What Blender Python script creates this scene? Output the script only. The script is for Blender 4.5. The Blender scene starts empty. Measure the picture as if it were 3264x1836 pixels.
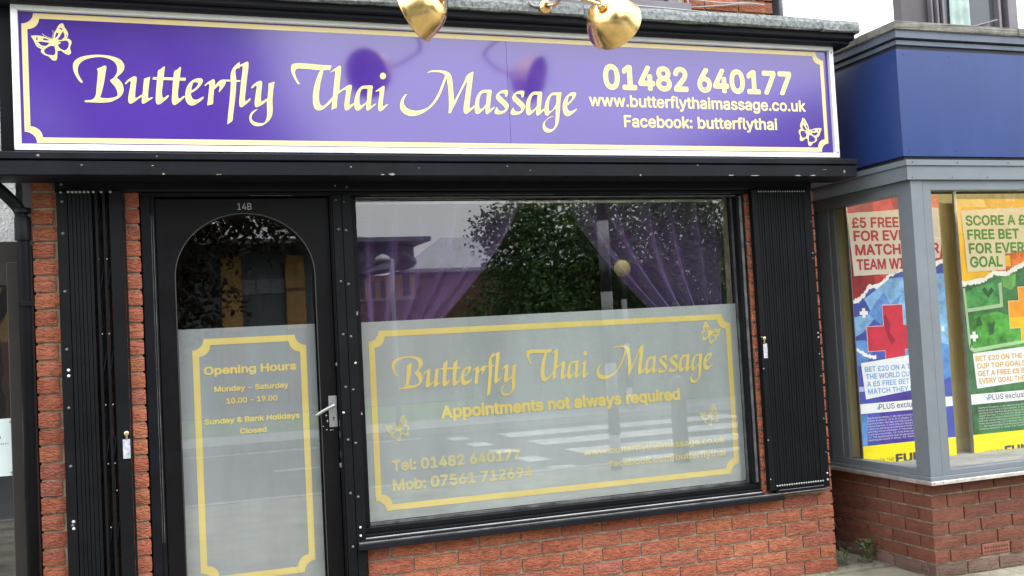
import bpy, bmesh, math, random
from mathutils import Vector, Matrix
from mathutils.geometry import delaunay_2d_cdt, interpolate_bezier
random.seed(7)
R = math.radians
sc = bpy.context.scene
col = sc.collection

# ---------------------------------------------------------------- camera, light, exposure
cam_d = bpy.data.cameras.new('camera')
cam = bpy.data.objects.new('camera', cam_d)
col.objects.link(cam)
yaw, pitch, roll = 0.3435, 0.045, -0.0528
f = Vector((math.sin(yaw) * math.cos(pitch), math.cos(yaw) * math.cos(pitch), math.sin(pitch)))
rt = Vector((math.cos(yaw), -math.sin(yaw), 0.0))
up = rt.cross(f)
rt2 = math.cos(roll) * rt + math.sin(roll) * up
up2 = -math.sin(roll) * rt + math.cos(roll) * up
M = Matrix((rt2, up2, -f)).transposed().to_4x4()
M.translation = Vector((-1.0939, -5.0093, 1.4563))
cam.matrix_world = M
cam_d.sensor_width = 36.0
cam_d.lens = 36.0 * 3301.58 / 3264.0
cam_d.clip_start = 0.05
cam_d.clip_end = 500.0
sc.camera = cam

world = bpy.data.worlds.new('World')
sc.world = world
world.use_nodes = True
wn, wl = world.node_tree.nodes, world.node_tree.links
wn.clear()
SKY_STRENGTH = 0.15
sky = wn.new('ShaderNodeTexSky')
sky.sky_type = 'NISHITA'
sky.sun_disc = False
sky.sun_elevation = R(48)
sky.sun_rotation = R(132)
sky.dust_density = 4.0
mixc = wn.new('ShaderNodeMix')
mixc.data_type = 'RGBA'
mixc.inputs['Factor'].default_value = 0.9
# a closed cloud cover: three times as bright overhead as at the horizon
tcw = wn.new('ShaderNodeTexCoord'); sep = wn.new('ShaderNodeSeparateXYZ')
wl.new(tcw.outputs['Generated'], sep.inputs[0])
mrz = wn.new('ShaderNodeMapRange'); mrz.inputs['To Min'].default_value = 1.0; mrz.inputs['To Max'].default_value = 3.0
wl.new(sep.outputs['Z'], mrz.inputs['Value'])
vm = wn.new('ShaderNodeVectorMath'); vm.operation = 'SCALE'; vm.inputs[0].default_value = (11.6, 11.95, 12.3)
wl.new(mrz.outputs[0], vm.inputs['Scale']); wl.new(vm.outputs[0], mixc.inputs['B'])
bg = wn.new('ShaderNodeBackground')
bg.inputs['Strength'].default_value = SKY_STRENGTH
wo = wn.new('ShaderNodeOutputWorld')
wl.new(sky.outputs[0], mixc.inputs['A'])
wl.new(mixc.outputs['Result'], bg.inputs['Color'])
wl.new(bg.outputs[0], wo.inputs[0])

sun_d = bpy.data.lights.new('sun', 'SUN')
sun_d.energy = 1.5
sun_d.angle = R(25)
sun_d.color = (1.0, 0.96, 0.9)
sun = bpy.data.objects.new('sun', sun_d)
col.objects.link(sun)
sd = Vector((math.cos(R(48)) * math.sin(R(132)), math.cos(R(48)) * math.cos(R(132)), math.sin(R(48))))
sun.rotation_euler = sd.to_track_quat('Z', 'Y').to_euler()
sun.location = (0, -10, 12)

sc.view_settings.view_transform = 'Standard'
sc.view_settings.look = 'None'
sc.view_settings.exposure = 0.28
sc.view_settings.gamma = 1.0
sc.view_settings.use_curve_mapping = False
sc.render.engine = 'CYCLES'
sc.cycles.use_denoising = True
sc.cycles.max_bounces = 10
sc.cycles.transparent_max_bounces = 16
sc.cycles.caustics_reflective = False
sc.cycles.caustics_refractive = False
# ---- traced outlines of the sign's calligraphy and butterfly, in tenths of a millimetre on the sign plane
SCRIPT=[[[(-13079,26721),(-13106,26681),(-13159,26689),(-13253,26802),(-13361,27002),(-13435,27202),(-13458,27394),(-13433,27550),(-13340,27689),(-13159,27813),(-12890,27901),(-12604,27946),(-12353,27963),(-11994,27948),(-11708,27882),(-11494,27783),(-11371,27640),(-11326,27475),(-11344,27357),(-11412,27227),(-11516,27115),(-11610,27024),(-11666,26949),(-11578,26878),(-11491,26773),(-11423,26638),(-11392,26473),(-11406,26335),(-11465,26197),(-11578,26066),(-11735,25964),(-11918,25872),(-12154,25827),(-12423,25810),(-12779,25816),(-12992,25814),(-13035,25842),(-13007,25891),(-12865,25905),(-12740,25928),(-12640,25998),(-12583,26097),(-12543,26243),(-12517,26497),(-12480,26789),(-12450,27063),(-12444,27258),(-12482,27305),(-12445,27345),(-12299,27409),(-12171,27482),(-12109,27481),(-12080,27417),(-12107,27250),(-12151,26995),(-12217,26642),(-12278,26407),(-12329,26211),(-12388,26063),(-12344,26035),(-12148,26012),(-11913,26038),(-11731,26091),(-11666,26142),(-11653,26250),(-11693,26425),(-11778,26588),(-11882,26712),(-11950,26817),(-11913,26857),(-11811,26929),(-11717,27049),(-11649,27189),(-11626,27346),(-11656,27521),(-11751,27674),(-11910,27776),(-12124,27845),(-12356,27859),(-12608,27829),(-12859,27757),(-13040,27662),(-13168,27541),(-13244,27383),(-13266,27227),(-13244,27073),(-13196,26940),(-13128,26826)]],[[(-11339,26700),(-11295,26662),(-11220,26733),(-11144,26814),(-11090,26816),(-11083,26757),(-11117,26540),(-11172,26283),(-11209,26086),(-11215,25910),(-11187,25822),(-11124,25795),(-11032,25826),(-10863,25958),(-10713,26071),(-10619,26142),(-10638,26004),(-10647,25866),(-10612,25798),(-10538,25819),(-10388,25922),(-10237,26025),(-10157,26086),(-10187,26111),(-10290,26082),(-10356,26041),(-10372,26110),(-10354,26347),(-10305,26704),(-10253,27041),(-10313,27019),(-10509,26944),(-10524,26854),(-10564,26557),(-10606,26241),(-10710,26169),(-10822,26087),(-10897,26056),(-10922,26114),(-10905,26330),(-10869,26607),(-10833,26844),(-10828,26982),(-10863,27040),(-10936,27037),(-11047,26984),(-11178,26891),(-11292,26770)]],[[(-9894,27341),(-9780,27415),(-9645,27539),(-9599,27525),(-9636,27281),(-9684,26981),(-9723,26683),(-9771,26364),(-9759,26166),(-9725,26088),(-9678,26099),(-9582,26181),(-9506,26223),(-9470,26204),(-9509,26134),(-9683,25960),(-9855,25817),(-9968,25789),(-10022,25833),(-10050,25980),(-10036,26218),(-10006,26535),(-9966,26873),(-9929,27151)]],[[(-9200,27335),(-9074,27411),(-8945,27548),(-8907,27525),(-8931,27321),(-8974,27056),(-9019,26743),(-9078,26383),(-9085,26192),(-9055,26085),(-8987,26087),(-8871,26186),(-8802,26212),(-8786,26165),(-8875,26066),(-9062,25894),(-9223,25788),(-9312,25804),(-9353,25922),(-9349,26137),(-9325,26376),(-9289,26759),(-9249,27047)]],[[(-10160,26923),(-10118,27036),(-9648,27042),(-9200,27046),(-8703,27046),(-8742,26915),(-9204,26917),(-9653,26916)]],[[(-7951,26164),(-7984,26199),(-8101,26136),(-8241,26060),(-8377,26056),(-8465,26125),(-8511,26256),(-8521,26352),(-8363,26440),(-8151,26627),(-8006,26824),(-7968,26946),(-8010,27029),(-8158,27048),(-8342,26994),(-8529,26855),(-8661,26659),(-8750,26393),(-8770,26153),(-8732,25963),(-8635,25822),(-8501,25777),(-8340,25829),(-8153,25954),(-8012,26078)],[(-8498,26472),(-8457,26666),(-8394,26836),(-8302,26863),(-8199,26854),(-8179,26794),(-8240,26672),(-8359,26548)]],[[(-7919,26719),(-7874,26703),(-7779,26771),(-7698,26798),(-7690,26714),(-7716,26520),(-7752,26278),(-7784,26036),(-7821,25794),(-7677,25834),(-7566,25878),(-7539,26139),(-7507,26381),(-7485,26539),(-7370,26651),(-7275,26727),(-7230,26704),(-7245,26607),(-7290,26448),(-7259,26425),(-7167,26536),(-7020,26735),(-6964,26858),(-6954,26936),(-6742,26943),(-6739,27021),(-7102,27016),(-7243,26946),(-7364,26821),(-7454,26697),(-7436,26867),(-7449,26987),(-7506,27022),(-7611,26970),(-7776,26856)]],[[(-6299,27880),(-6445,27752),(-6603,27576),(-6693,27378),(-6730,27133),(-6731,26890),(-6751,26598),(-6797,26208),(-6847,25818),(-6895,25478),(-6963,24932),(-6856,25007),(-6731,25106),(-6692,25337),(-6630,25727),(-6568,26117),(-6511,26556),(-6481,26939),(-6308,26945),(-6292,27009),(-6478,27020),(-6489,27214),(-6502,27360),(-6482,27507),(-6405,27571),(-6311,27574),(-6303,27660),(-6285,27758)]],[[(-6329,27708),(-6138,27813),(-5969,27905),(-5911,27900),(-5890,27823),(-5911,27601),(-5974,27208),(-6038,26766),(-6087,26423),(-6120,26202),(-6113,26068),(-6067,26045),(-5970,26121),(-5909,26184),(-5863,26165),(-5889,26086),(-6073,25911),(-6266,25760),(-6337,25758),(-6381,25830),(-6384,26025),(-6334,26415),(-6268,26905),(-6204,27322),(-6166,27567),(-6166,27677),(-6213,27688),(-6309,27623)]],[[(-5826,26675),(-5784,26647),(-5711,26703),(-5625,26779),(-5566,26781),(-5570,26683),(-5616,26436),(-5661,26190),(-5689,25970),(-5677,25811),(-5608,25764),(-5487,25816),(-5292,25943),(-5121,26070),(-5135,25837),(-5136,25592),(-5155,25346),(-5218,25149),(-5306,25037),(-5473,25017),(-5660,25054),(-5799,25125),(-5860,25246),(-5810,25417),(-5699,25554),(-5572,25655),(-5588,25674),(-5708,25627),(-5854,25514),(-5942,25353),(-5961,25183),(-5897,25013),(-5760,24906),(-5573,24873),(-5358,24926),(-5138,25077),(-4975,25276),(-4893,25523),(-4873,25843),(-4870,26089),(-4831,26459),(-4782,26756),(-4729,27004),(-4833,26964),(-5003,26897),(-5030,26650),(-5073,26354),(-5103,26206),(-5238,26116),(-5360,26027),(-5395,26051),(-5385,26296),(-5349,26591),(-5314,26862),(-5321,26985),(-5379,27020),(-5511,26979),(-5657,26876),(-5780,26749)]],[[(-3564,26952),(-3597,26917),(-3658,26915),(-3744,27055),(-3839,27240),(-3922,27447),(-3949,27634),(-3928,27782),(-3853,27868),(-3687,27917),(-3481,27929),(-3110,27918),(-2489,27879),(-2019,27876),(-2103,27650),(-2417,27638),(-2455,27478),(-2517,27265),(-2591,26988),(-2645,26712),(-2682,26436),(-2688,26204),(-2665,26037),(-2607,25933),(-2514,25914),(-2408,25969),(-2255,26121),(-2123,26262),(-2036,26338),(-2053,26179),(-2240,25984),(-2457,25789),(-2628,25700),(-2753,25681),(-2865,25726),(-2943,25840),(-2976,26028),(-2978,26302),(-2940,26618),(-2852,26958),(-2722,27321),(-2563,27633),(-2812,27639),(-3122,27654),(-3472,27673),(-3657,27656),(-3742,27579),(-3764,27452),(-3734,27307),(-3670,27120)]],[[(-2079,27566),(-2055,27539),(-1958,27602),(-1873,27616),(-1857,27521),(-1901,27243),(-1960,26860),(-2008,26498),(-2066,26137),(-2115,25729),(-1998,25789),(-1863,25845),(-1838,26079),(-1792,26398),(-1766,26494),(-1624,26615),(-1450,26727),(-1376,26718),(-1383,26580),(-1424,26366),(-1466,26152),(-1489,25961),(-1482,25791),(-1422,25718),(-1326,25742),(-1172,25862),(-1017,26015),(-1002,26101),(-1100,26045),(-1209,25978),(-1239,26031),(-1218,26244),(-1164,26501),(-1110,26758),(-1086,26908),(-1121,26971),(-1206,26968),(-1359,26878),(-1533,26756),(-1653,26678),(-1693,26719),(-1672,26954),(-1625,27295),(-1578,27637),(-1569,27829),(-1598,27881),(-1672,27868),(-1868,27722)]],[[(-1006,26015),(-1003,25845),(-944,25751),(-860,25716),(-752,25755),(-596,25898),(-428,26062),(-436,25902),(-431,25773),(-369,25728),(-259,25788),(-80,25932),(66,26064),(35,26089),(-76,26018),(-166,25940),(-195,25993),(-174,26229),(-128,26509),(-83,26790),(-56,26898),(-96,26961),(-225,26968),(-418,26951),(-548,26936),(-680,26857),(-826,26682),(-946,26401),(-991,26208)],[(-389,26202),(-546,26048),(-678,25970),(-739,26033),(-752,26214),(-732,26428),(-667,26665),(-598,26763),(-490,26799),(-329,26793),(-336,26653),(-368,26438)]],[[(53,26686),(83,26655),(172,26701),(248,26703),(254,26606),(222,26390),(177,26131),(152,25916),(170,25756),(244,25714),(320,25738),(502,25903),(650,26047),(608,26078),(507,26011),(417,25955),(387,26008),(410,26245),(468,26548),(514,26829),(519,26937),(466,26968),(332,26888),(176,26787)]],[[(615,27454),(580,27358),(501,27295),(408,27291),(335,27349),(311,27443),(344,27541),(423,27605),(516,27608),(589,27550)]],[[(1629,26582),(1553,26591),(1437,26479),(1319,26302),(1247,26084),(1244,25889),(1313,25729),(1460,25602),(1676,25521),(1896,25515),(2164,25575),(2483,25734),(2784,25949),(3044,26217),(3287,26575),(3464,26953),(3593,27265),(3672,27477),(3713,27181),(3740,26830),(3738,26477),(3726,26125),(3706,25861),(3688,25696),(3806,25710),(3883,25865),(4057,26156),(4259,26536),(4485,26940),(4736,27347),(4699,27080),(4636,26768),(4573,26434),(4512,26145),(4476,25901),(4491,25758),(4556,25682),(4648,25695),(4791,25798),(4936,25923),(5067,26015),(5095,26104),(5038,26114),(4917,26011),(4834,25965),(4798,26020),(4814,26219),(4877,26553),(4959,26999),(5042,27491),(5102,27837),(4990,27800),(4823,27694),(4702,27568),(4623,27388),(4471,27095),(4269,26735),(4094,26443),(4009,26331),(4002,26639),(3988,27013),(3971,27344),(3937,27563),(3843,27714),(3689,27797),(3487,27834),(3217,27835),(2946,27814),(2809,27765),(2705,27685),(2761,27687),(2919,27730),(3189,27739),(3391,27720),(3523,27659),(3598,27585),(3546,27440),(3404,27105),(3227,26727),(3030,26392),(2839,26147),(2652,25978),(2400,25852),(2086,25784),(1822,25806),(1606,25887),(1481,26025),(1434,26197),(1475,26350),(1547,26482)]],[[(5066,26004),(5070,25849),(5109,25728),(5199,25692),(5317,25733),(5487,25881),(5633,26018),(5628,25840),(5651,25707),(5732,25697),(5877,25801),(6049,25961),(6160,26064),(6102,26074),(5981,25993),(5895,25924),(5876,26001),(5913,26248),(5966,26584),(6010,26831),(6007,26909),(5939,26940),(5776,26935),(5566,26918),(5423,26847),(5277,26698),(5161,26472),(5093,26204)],[(5679,26219),(5542,26049),(5398,25945),(5331,25988),(5313,26165),(5343,26433),(5412,26635),(5499,26738),(5628,26770),(5755,26767),(5733,26577),(5698,26353)]],[[(6720,26615),(6771,26600),(6825,26628),(6850,26698),(6889,26839),(6894,26919),(6822,26953),(6676,26948),(6506,26897),(6333,26783),(6231,26641),(6220,26541),(6271,26423),(6410,26288),(6569,26152),(6667,26035),(6673,25956),(6628,25905),(6533,25873),(6408,25880),(6317,25938),(6269,26006),(6263,26085),(6209,26034),(6129,25903),(6095,25784),(6129,25725),(6252,25688),(6419,25701),(6611,25775),(6764,25898),(6866,26050),(6894,26161),(6847,26269),(6709,26415),(6549,26550),(6431,26666),(6417,26716),(6478,26763),(6583,26774),(6676,26763),(6714,26704)]],[[(7599,26605),(7651,26591),(7705,26618),(7730,26689),(7770,26831),(7775,26911),(7702,26945),(7554,26941),(7382,26890),(7207,26774),(7105,26631),(7093,26531),(7145,26413),(7284,26276),(7445,26140),(7544,26023),(7550,25943),(7505,25892),(7409,25859),(7282,25866),(7191,25924),(7142,25993),(7136,26073),(7081,26021),(7000,25890),(6966,25769),(7000,25710),(7124,25673),(7293,25687),(7487,25761),(7642,25885),(7746,26038),(7774,26149),(7727,26258),(7587,26404),(7426,26540),(7306,26657),(7292,26707),(7354,26755),(7460,26766),(7554,26754),(7593,26695)]],[[(7804,26043),(7814,25843),(7860,25723),(7932,25685),(8018,25707),(8174,25831),(8365,25996),(8362,25835),(8369,25704),(8432,25680),(8531,25728),(8689,25863),(8836,25997),(8829,26068),(8740,26015),(8639,25932),(8622,26002),(8656,26225),(8708,26569),(8748,26813),(8738,26903),(8686,26932),(8536,26924),(8300,26905),(8168,26846),(8033,26712),(7904,26507),(7826,26244)],[(8419,26189),(8270,26014),(8116,25930),(8055,25989),(8049,26169),(8091,26432),(8178,26635),(8247,26728),(8356,26761),(8494,26755),(8462,26563),(8434,26340)]],[[(8845,26149),(8818,25946),(8833,25765),(8903,25676),(8990,25688),(9138,25832),(9297,25957),(9437,26062),(9430,25839),(9402,25535),(9365,25271),(9312,25108),(9219,25005),(9089,24987),(8941,25031),(8829,25140),(8794,25270),(8855,25402),(9013,25537),(9191,25621),(9334,25665),(9313,25681),(9149,25641),(8948,25525),(8767,25360),(8683,25218),(8673,25036),(8739,24886),(8864,24818),(9014,24810),(9191,24884),(9372,25028),(9502,25213),(9592,25457),(9641,25742),(9694,26149),(9755,26557),(9818,26895),(9787,26920),(9613,26909),(9352,26891),(9218,26826),(9058,26660),(8915,26433)],[(9481,26327),(9326,26080),(9188,25935),(9099,25902),(9062,25992),(9076,26235),(9133,26480),(9232,26685),(9322,26758),(9430,26755),(9534,26750),(9509,26551)]],[[(10633,26081),(10601,26094),(10476,26016),(10318,25951),(10210,25958),(10128,26048),(10095,26159),(10095,26231),(10255,26347),(10441,26535),(10595,26723),(10648,26868),(10608,26938),(10488,26949),(10310,26899),(10126,26761),(9962,26563),(9866,26337),(9836,26092),(9866,25869),(9955,25719),(10084,25681),(10217,25714),(10399,25841),(10607,26019)],[(10114,26363),(10156,26527),(10222,26713),(10301,26752),(10388,26748),(10434,26708),(10379,26595),(10239,26448)]]]
BFLY=[[(-15115,28688),(-15030,28705),(-14849,28714),(-14668,28696),(-14535,28662),(-14391,28601),(-14313,28562),(-14365,28656),(-14323,28631),(-14257,28587),(-14230,28609),(-14205,28718),(-14163,28882),(-14085,29021),(-13982,29215),(-13906,29287),(-13813,29312),(-13778,29239),(-13727,29107),(-13633,28949),(-13606,28828),(-13628,28718),(-13661,28636),(-13570,28613),(-13498,28548),(-13476,28454),(-13516,28344),(-13550,28248),(-13547,28153),(-13513,28046),(-13534,27964),(-13616,27913),(-13714,27936),(-13846,28025),(-13942,28102),(-14004,28066),(-14059,28070),(-14078,27860),(-14088,27739),(-14127,27656),(-14201,27626),(-14286,27650),(-14368,27741),(-14451,27818),(-14559,27854),(-14667,27916),(-14725,27994),(-14723,28075),(-14691,28123),(-14805,28165),(-14911,28255),(-14956,28373),(-15001,28478),(-15070,28596)],[(-14622,28610),(-14525,28595),(-14351,28522),(-14491,28509),(-14624,28523),(-14629,28563)],[(-14857,28425),(-14736,28453),(-14591,28437),(-14445,28424),(-14373,28400),(-14423,28344),(-14511,28266),(-14620,28261),(-14716,28290),(-14787,28368)],[(-14900,28631),(-14827,28634),(-14853,28579),(-14837,28500),(-14880,28498),(-14908,28563)],[(-14826,28252),(-14778,28254),(-14724,28216),(-14767,28201)],[(-14689,28197),(-14622,28207),(-14635,28173),(-14684,28164)],[(-14576,28108),(-14501,28179),(-14377,28265),(-14279,28283),(-14181,28274),(-14155,28140),(-14147,28006),(-14181,27896),(-14267,27859),(-14364,27875),(-14461,27878),(-14557,27934),(-14603,28013),(-14607,28080)],[(-14077,28886),(-13992,28856),(-14045,28726),(-14147,28613),(-14130,28748)],[(-13787,28955),(-13844,28898),(-13921,28772),(-13986,28661),(-14062,28576),(-13940,28555),(-13866,28572),(-13815,28642),(-13764,28698),(-13760,28820),(-13789,28887)],[(-13974,29067),(-13911,29104),(-13827,29047),(-13853,28992),(-13913,29043)],[(-13693,28797),(-13662,28812),(-13678,28703),(-13702,28715)],[(-13748,28632),(-13704,28667),(-13698,28634),(-13742,28611)],[(-14052,28496),(-13856,28518),(-13683,28547),(-13611,28475),(-13595,28381),(-13618,28258),(-13669,28175),(-13745,28104),(-13868,28126),(-13976,28202),(-14045,28334),(-13914,28421),(-13919,28448)],[(-14330,27796),(-14282,27771),(-14307,27750)],[(-14233,27766),(-14166,27783),(-14173,27755),(-14228,27746)],[(-13693,28025),(-13649,28047),(-13662,28006)],[(-13614,28164),(-13591,28138),(-13610,28096)]]

# ---------------------------------------------------------------- materials
def newmat(name):
    m = bpy.data.materials.new(name)
    m.use_nodes = True
    nt = m.node_tree
    b = nt.nodes['Principled BSDF']
    return m, nt, b

def posnode(nt, scale=(1, 1, 1), rnd=False):
    g = nt.nodes.new('ShaderNodeNewGeometry')
    mp = nt.nodes.new('ShaderNodeVectorMath'); mp.operation = 'MULTIPLY'
    nt.links.new(g.outputs['Position'], mp.inputs[0])
    mp.inputs[1].default_value = scale
    out = mp.outputs[0]
    if rnd:
        oi = nt.nodes.new('ShaderNodeObjectInfo')
        m2 = nt.nodes.new('ShaderNodeMath'); m2.operation = 'MULTIPLY'; m2.inputs[1].default_value = 57.0
        nt.links.new(oi.outputs['Random'], m2.inputs[0])
        ad = nt.nodes.new('ShaderNodeVectorMath'); ad.operation = 'ADD'
        nt.links.new(out, ad.inputs[0]); nt.links.new(m2.outputs[0], ad.inputs[1])
        out = ad.outputs[0]
    return out

def ramp(nt, fac, stops):
    r = nt.nodes.new('ShaderNodeValToRGB')
    el = r.color_ramp.elements
    while len(el) > 1: el.remove(el[-1])
    el[0].position = stops[0][0]; el[0].color = (*stops[0][1], 1)
    for p, c in stops[1:]:
        e = el.new(p); e.color = (*c, 1)
    nt.links.new(fac, r.inputs[0])
    return r.outputs[0]

def noise(nt, vec, scale, detail=3, rough=0.55, dist=0.0):
    n = nt.nodes.new('ShaderNodeTexNoise')
    n.inputs['Scale'].default_value = scale
    n.inputs['Detail'].default_value = detail
    n.inputs['Roughness'].default_value = rough
    n.inputs['Distortion'].default_value = dist
    nt.links.new(vec, n.inputs['Vector'])
    return n.outputs[0]

def bump(nt, b, h, strength=0.5, dist=0.003):
    bp = nt.nodes.new('ShaderNodeBump')
    bp.inputs['Strength'].default_value = strength
    bp.inputs['Distance'].default_value = dist
    nt.links.new(h, bp.inputs['Height'])
    nt.links.new(bp.outputs[0], b.inputs['Normal'])

def mixrgb(nt, fac, a, bcol, mode='MIX'):
    m = nt.nodes.new('ShaderNodeMix'); m.data_type = 'RGBA'; m.blend_type = mode
    if hasattr(fac, 'links'): nt.links.new(fac, m.inputs[0])
    else: m.inputs[0].default_value = fac
    for s, v in ((6, a), (7, bcol)):
        if hasattr(v, 'links'): nt.links.new(v, m.inputs[s])
        else: m.inputs[s].default_value = (*v, 1)
    return m.outputs[2]

def mat(name, c, rough=0.5, metal=0.0, var=0.12, vscale=6, bscale=0, bstr=0.2, bdist=0.001, ior=1.5, stretch=(1, 1, 1), rvar=0.0):
    m, nt, b = newmat(name)
    v = posnode(nt, stretch)
    n = noise(nt, v, vscale, 5, 0.65)
    lo = tuple(max(0, x * (1 - var * 2)) for x in c); hi = tuple(min(1, x * (1 + var * 2)) for x in c)
    nt.links.new(ramp(nt, n, [(0.3, lo), (0.7, hi)]), b.inputs['Base Color'])
    b.inputs['Roughness'].default_value = rough
    if rvar:
        mr = nt.nodes.new('ShaderNodeMapRange')
        mr.inputs['To Min'].default_value = max(0.02, rough - rvar); mr.inputs['To Max'].default_value = rough + rvar
        nt.links.new(n, mr.inputs['Value']); nt.links.new(mr.outputs[0], b.inputs['Roughness'])
    b.inputs['Metallic'].default_value = metal
    b.inputs['IOR'].default_value = ior
    if bscale: bump(nt, b, noise(nt, v, bscale, 6, 0.6), bstr, bdist)
    return m

def brick_mat(name, stops, ridge=1.0):
    m, nt, b = newmat(name)
    oi = nt.nodes.new('ShaderNodeObjectInfo')
    base = ramp(nt, oi.outputs['Random'], stops)
    v = posnode(nt, (1, 1, 1), True)
    n2 = noise(nt, v, 22, 5, 0.7)
    base = mixrgb(nt, 0.5, base, ramp(nt, n2, [(0.25, (0.55, 0.5, 0.5)), (0.5, (0.95, 0.95, 0.95)), (0.75, (1.25, 1.2, 1.15))]), 'MULTIPLY')
    big = noise(nt, posnode(nt, (1.6, 1.6, 2.6)), 1.0, 4, 0.6)
    base = mixrgb(nt, 0.55, base, ramp(nt, big, [(0.35, (0.62, 0.58, 0.58)), (0.55, (1, 1, 1)), (0.7, (1.12, 1.12, 1.1))]), 'MULTIPLY')
    # rustic drag-wire face: short wavy creases running along the brick
    v2 = posnode(nt, (30, 60, 95), True)
    w = noise(nt, v2, 1.0, 2.0, 0.5, 1.4)
    crease = ramp(nt, w, [(0.34, (0, 0, 0)), (0.47, (0.75, 0.75, 0.75)), (0.6, (1, 1, 1))])
    base = mixrgb(nt, 0.36, base, mixrgb(nt, crease, (0.42, 0.30, 0.27), (1, 1, 1)), 'MULTIPLY')  # creases also darkened in the base colour, as painted shade
    nt.links.new(base, b.inputs['Base Color'])
    b.inputs['Roughness'].default_value = 0.85
    b.inputs['Specular IOR Level'].default_value = 0.25
    h = nt.nodes.new('ShaderNodeMath'); h.operation = 'MULTIPLY_ADD'
    h.inputs[1].default_value = 0.35
    nt.links.new(n2, h.inputs[0]); nt.links.new(crease, h.inputs[2])
    bump(nt, b, h.outputs[0], 0.85 * ridge, 0.006)
    return m

def glass_mat(name, fac=0.14, tint=(0.93, 0.96, 0.95)):
    m = bpy.data.materials.new(name); m.use_nodes = True
    nt = m.node_tree; nt.nodes.clear()
    o = nt.nodes.new('ShaderNodeOutputMaterial')
    t = nt.nodes.new('ShaderNodeBsdfTransparent'); t.inputs[0].default_value = (*tint, 1)
    g = nt.nodes.new('ShaderNodeBsdfGlossy'); g.inputs['Roughness'].default_value = 0.008
    g.inputs[0].default_value = (0.97, 1.0, 0.99, 1)
    lw = nt.nodes.new('ShaderNodeLayerWeight'); lw.inputs[0].default_value = 0.5
    fr = nt.nodes.new('ShaderNodeMath'); fr.operation = 'POWER'; fr.inputs[1].default_value = 5.0   # Schlick term, the same from either side
    nt.links.new(lw.outputs['Facing'], fr.inputs[0])
    ad = nt.nodes.new('ShaderNodeMath'); ad.operation = 'ADD'; ad.use_clamp = True
    ad.inputs[1].default_value = fac
    nt.links.new(fr.outputs[0], ad.inputs[0])
    mx = nt.nodes.new('ShaderNodeMixShader')
    nt.links.new(ad.outputs[0], mx.inputs[0]); nt.links.new(t.outputs[0], mx.inputs[1]); nt.links.new(g.outputs[0], mx.inputs[2])
    nt.links.new(mx.outputs[0], o.inputs[0])
    return m

def sheer_mat(name, c, alpha):
    m = bpy.data.materials.new(name); m.use_nodes = True
    nt = m.node_tree; nt.nodes.clear()
    o = nt.nodes.new('ShaderNodeOutputMaterial')
    t = nt.nodes.new('ShaderNodeBsdfTransparent')
    d = nt.nodes.new('ShaderNodeBsdfDiffuse'); d.inputs[0].default_value = (*c, 1)
    tr = nt.nodes.new('ShaderNodeBsdfTranslucent'); tr.inputs[0].default_value = (*c, 1)
    ad = nt.nodes.new('ShaderNodeMixShader'); ad.inputs[0].default_value = 0.35
    nt.links.new(d.outputs[0], ad.inputs[1]); nt.links.new(tr.outputs[0], ad.inputs[2])
    lw = nt.nodes.new('ShaderNodeLayerWeight'); lw.inputs[0].default_value = 0.5
    mr = nt.nodes.new('ShaderNodeMapRange'); mr.inputs['To Min'].default_value = alpha; mr.inputs['To Max'].default_value = 0.75
    nt.links.new(lw.outputs['Facing'], mr.inputs['Value'])
    mx = nt.nodes.new('ShaderNodeMixShader')
    nt.links.new(mr.outputs[0], mx.inputs[0]); nt.links.new(t.outputs[0], mx.inputs[1]); nt.links.new(ad.outputs[0], mx.inputs[2])
    nt.links.new(mx.outputs[0], o.inputs[0])
    return m

def paint_black(name, c=(0.0035, 0.0038, 0.0055), rough=0.45, chips=True, chipthr=0.73):
    m, nt, b = newmat(name)
    v = posnode(nt)
    n = noise(nt, v, 5, 5, 0.7)
    base = ramp(nt, n, [(0.25, tuple(x * 0.7 for x in c)), (0.75, tuple(x * 1.5 for x in c))])
    if chips:
        c1 = noise(nt, posnode(nt, (9, 9, 22)), 1.0, 6, 0.72)
        mk = ramp(nt, c1, [(chipthr, (0, 0, 0)), (chipthr + 0.02, (1, 1, 1))])
        base = mixrgb(nt, mk, base, (0.09, 0.08, 0.078))
    nt.links.new(base, b.inputs['Base Color'])
    b.inputs['Specular IOR Level'].default_value = 0.13
    mr = nt.nodes.new('ShaderNodeMapRange'); mr.inputs['To Min'].default_value = rough - 0.12; mr.inputs['To Max'].default_value = rough + 0.2
    nt.links.new(n, mr.inputs['Value']); nt.links.new(mr.outputs[0], b.inputs['Roughness'])
    bump(nt, b, noise(nt, posnode(nt, (2, 6, 14)), 6, 5, 0.6), 0.25, 0.0015)
    return m

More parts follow.
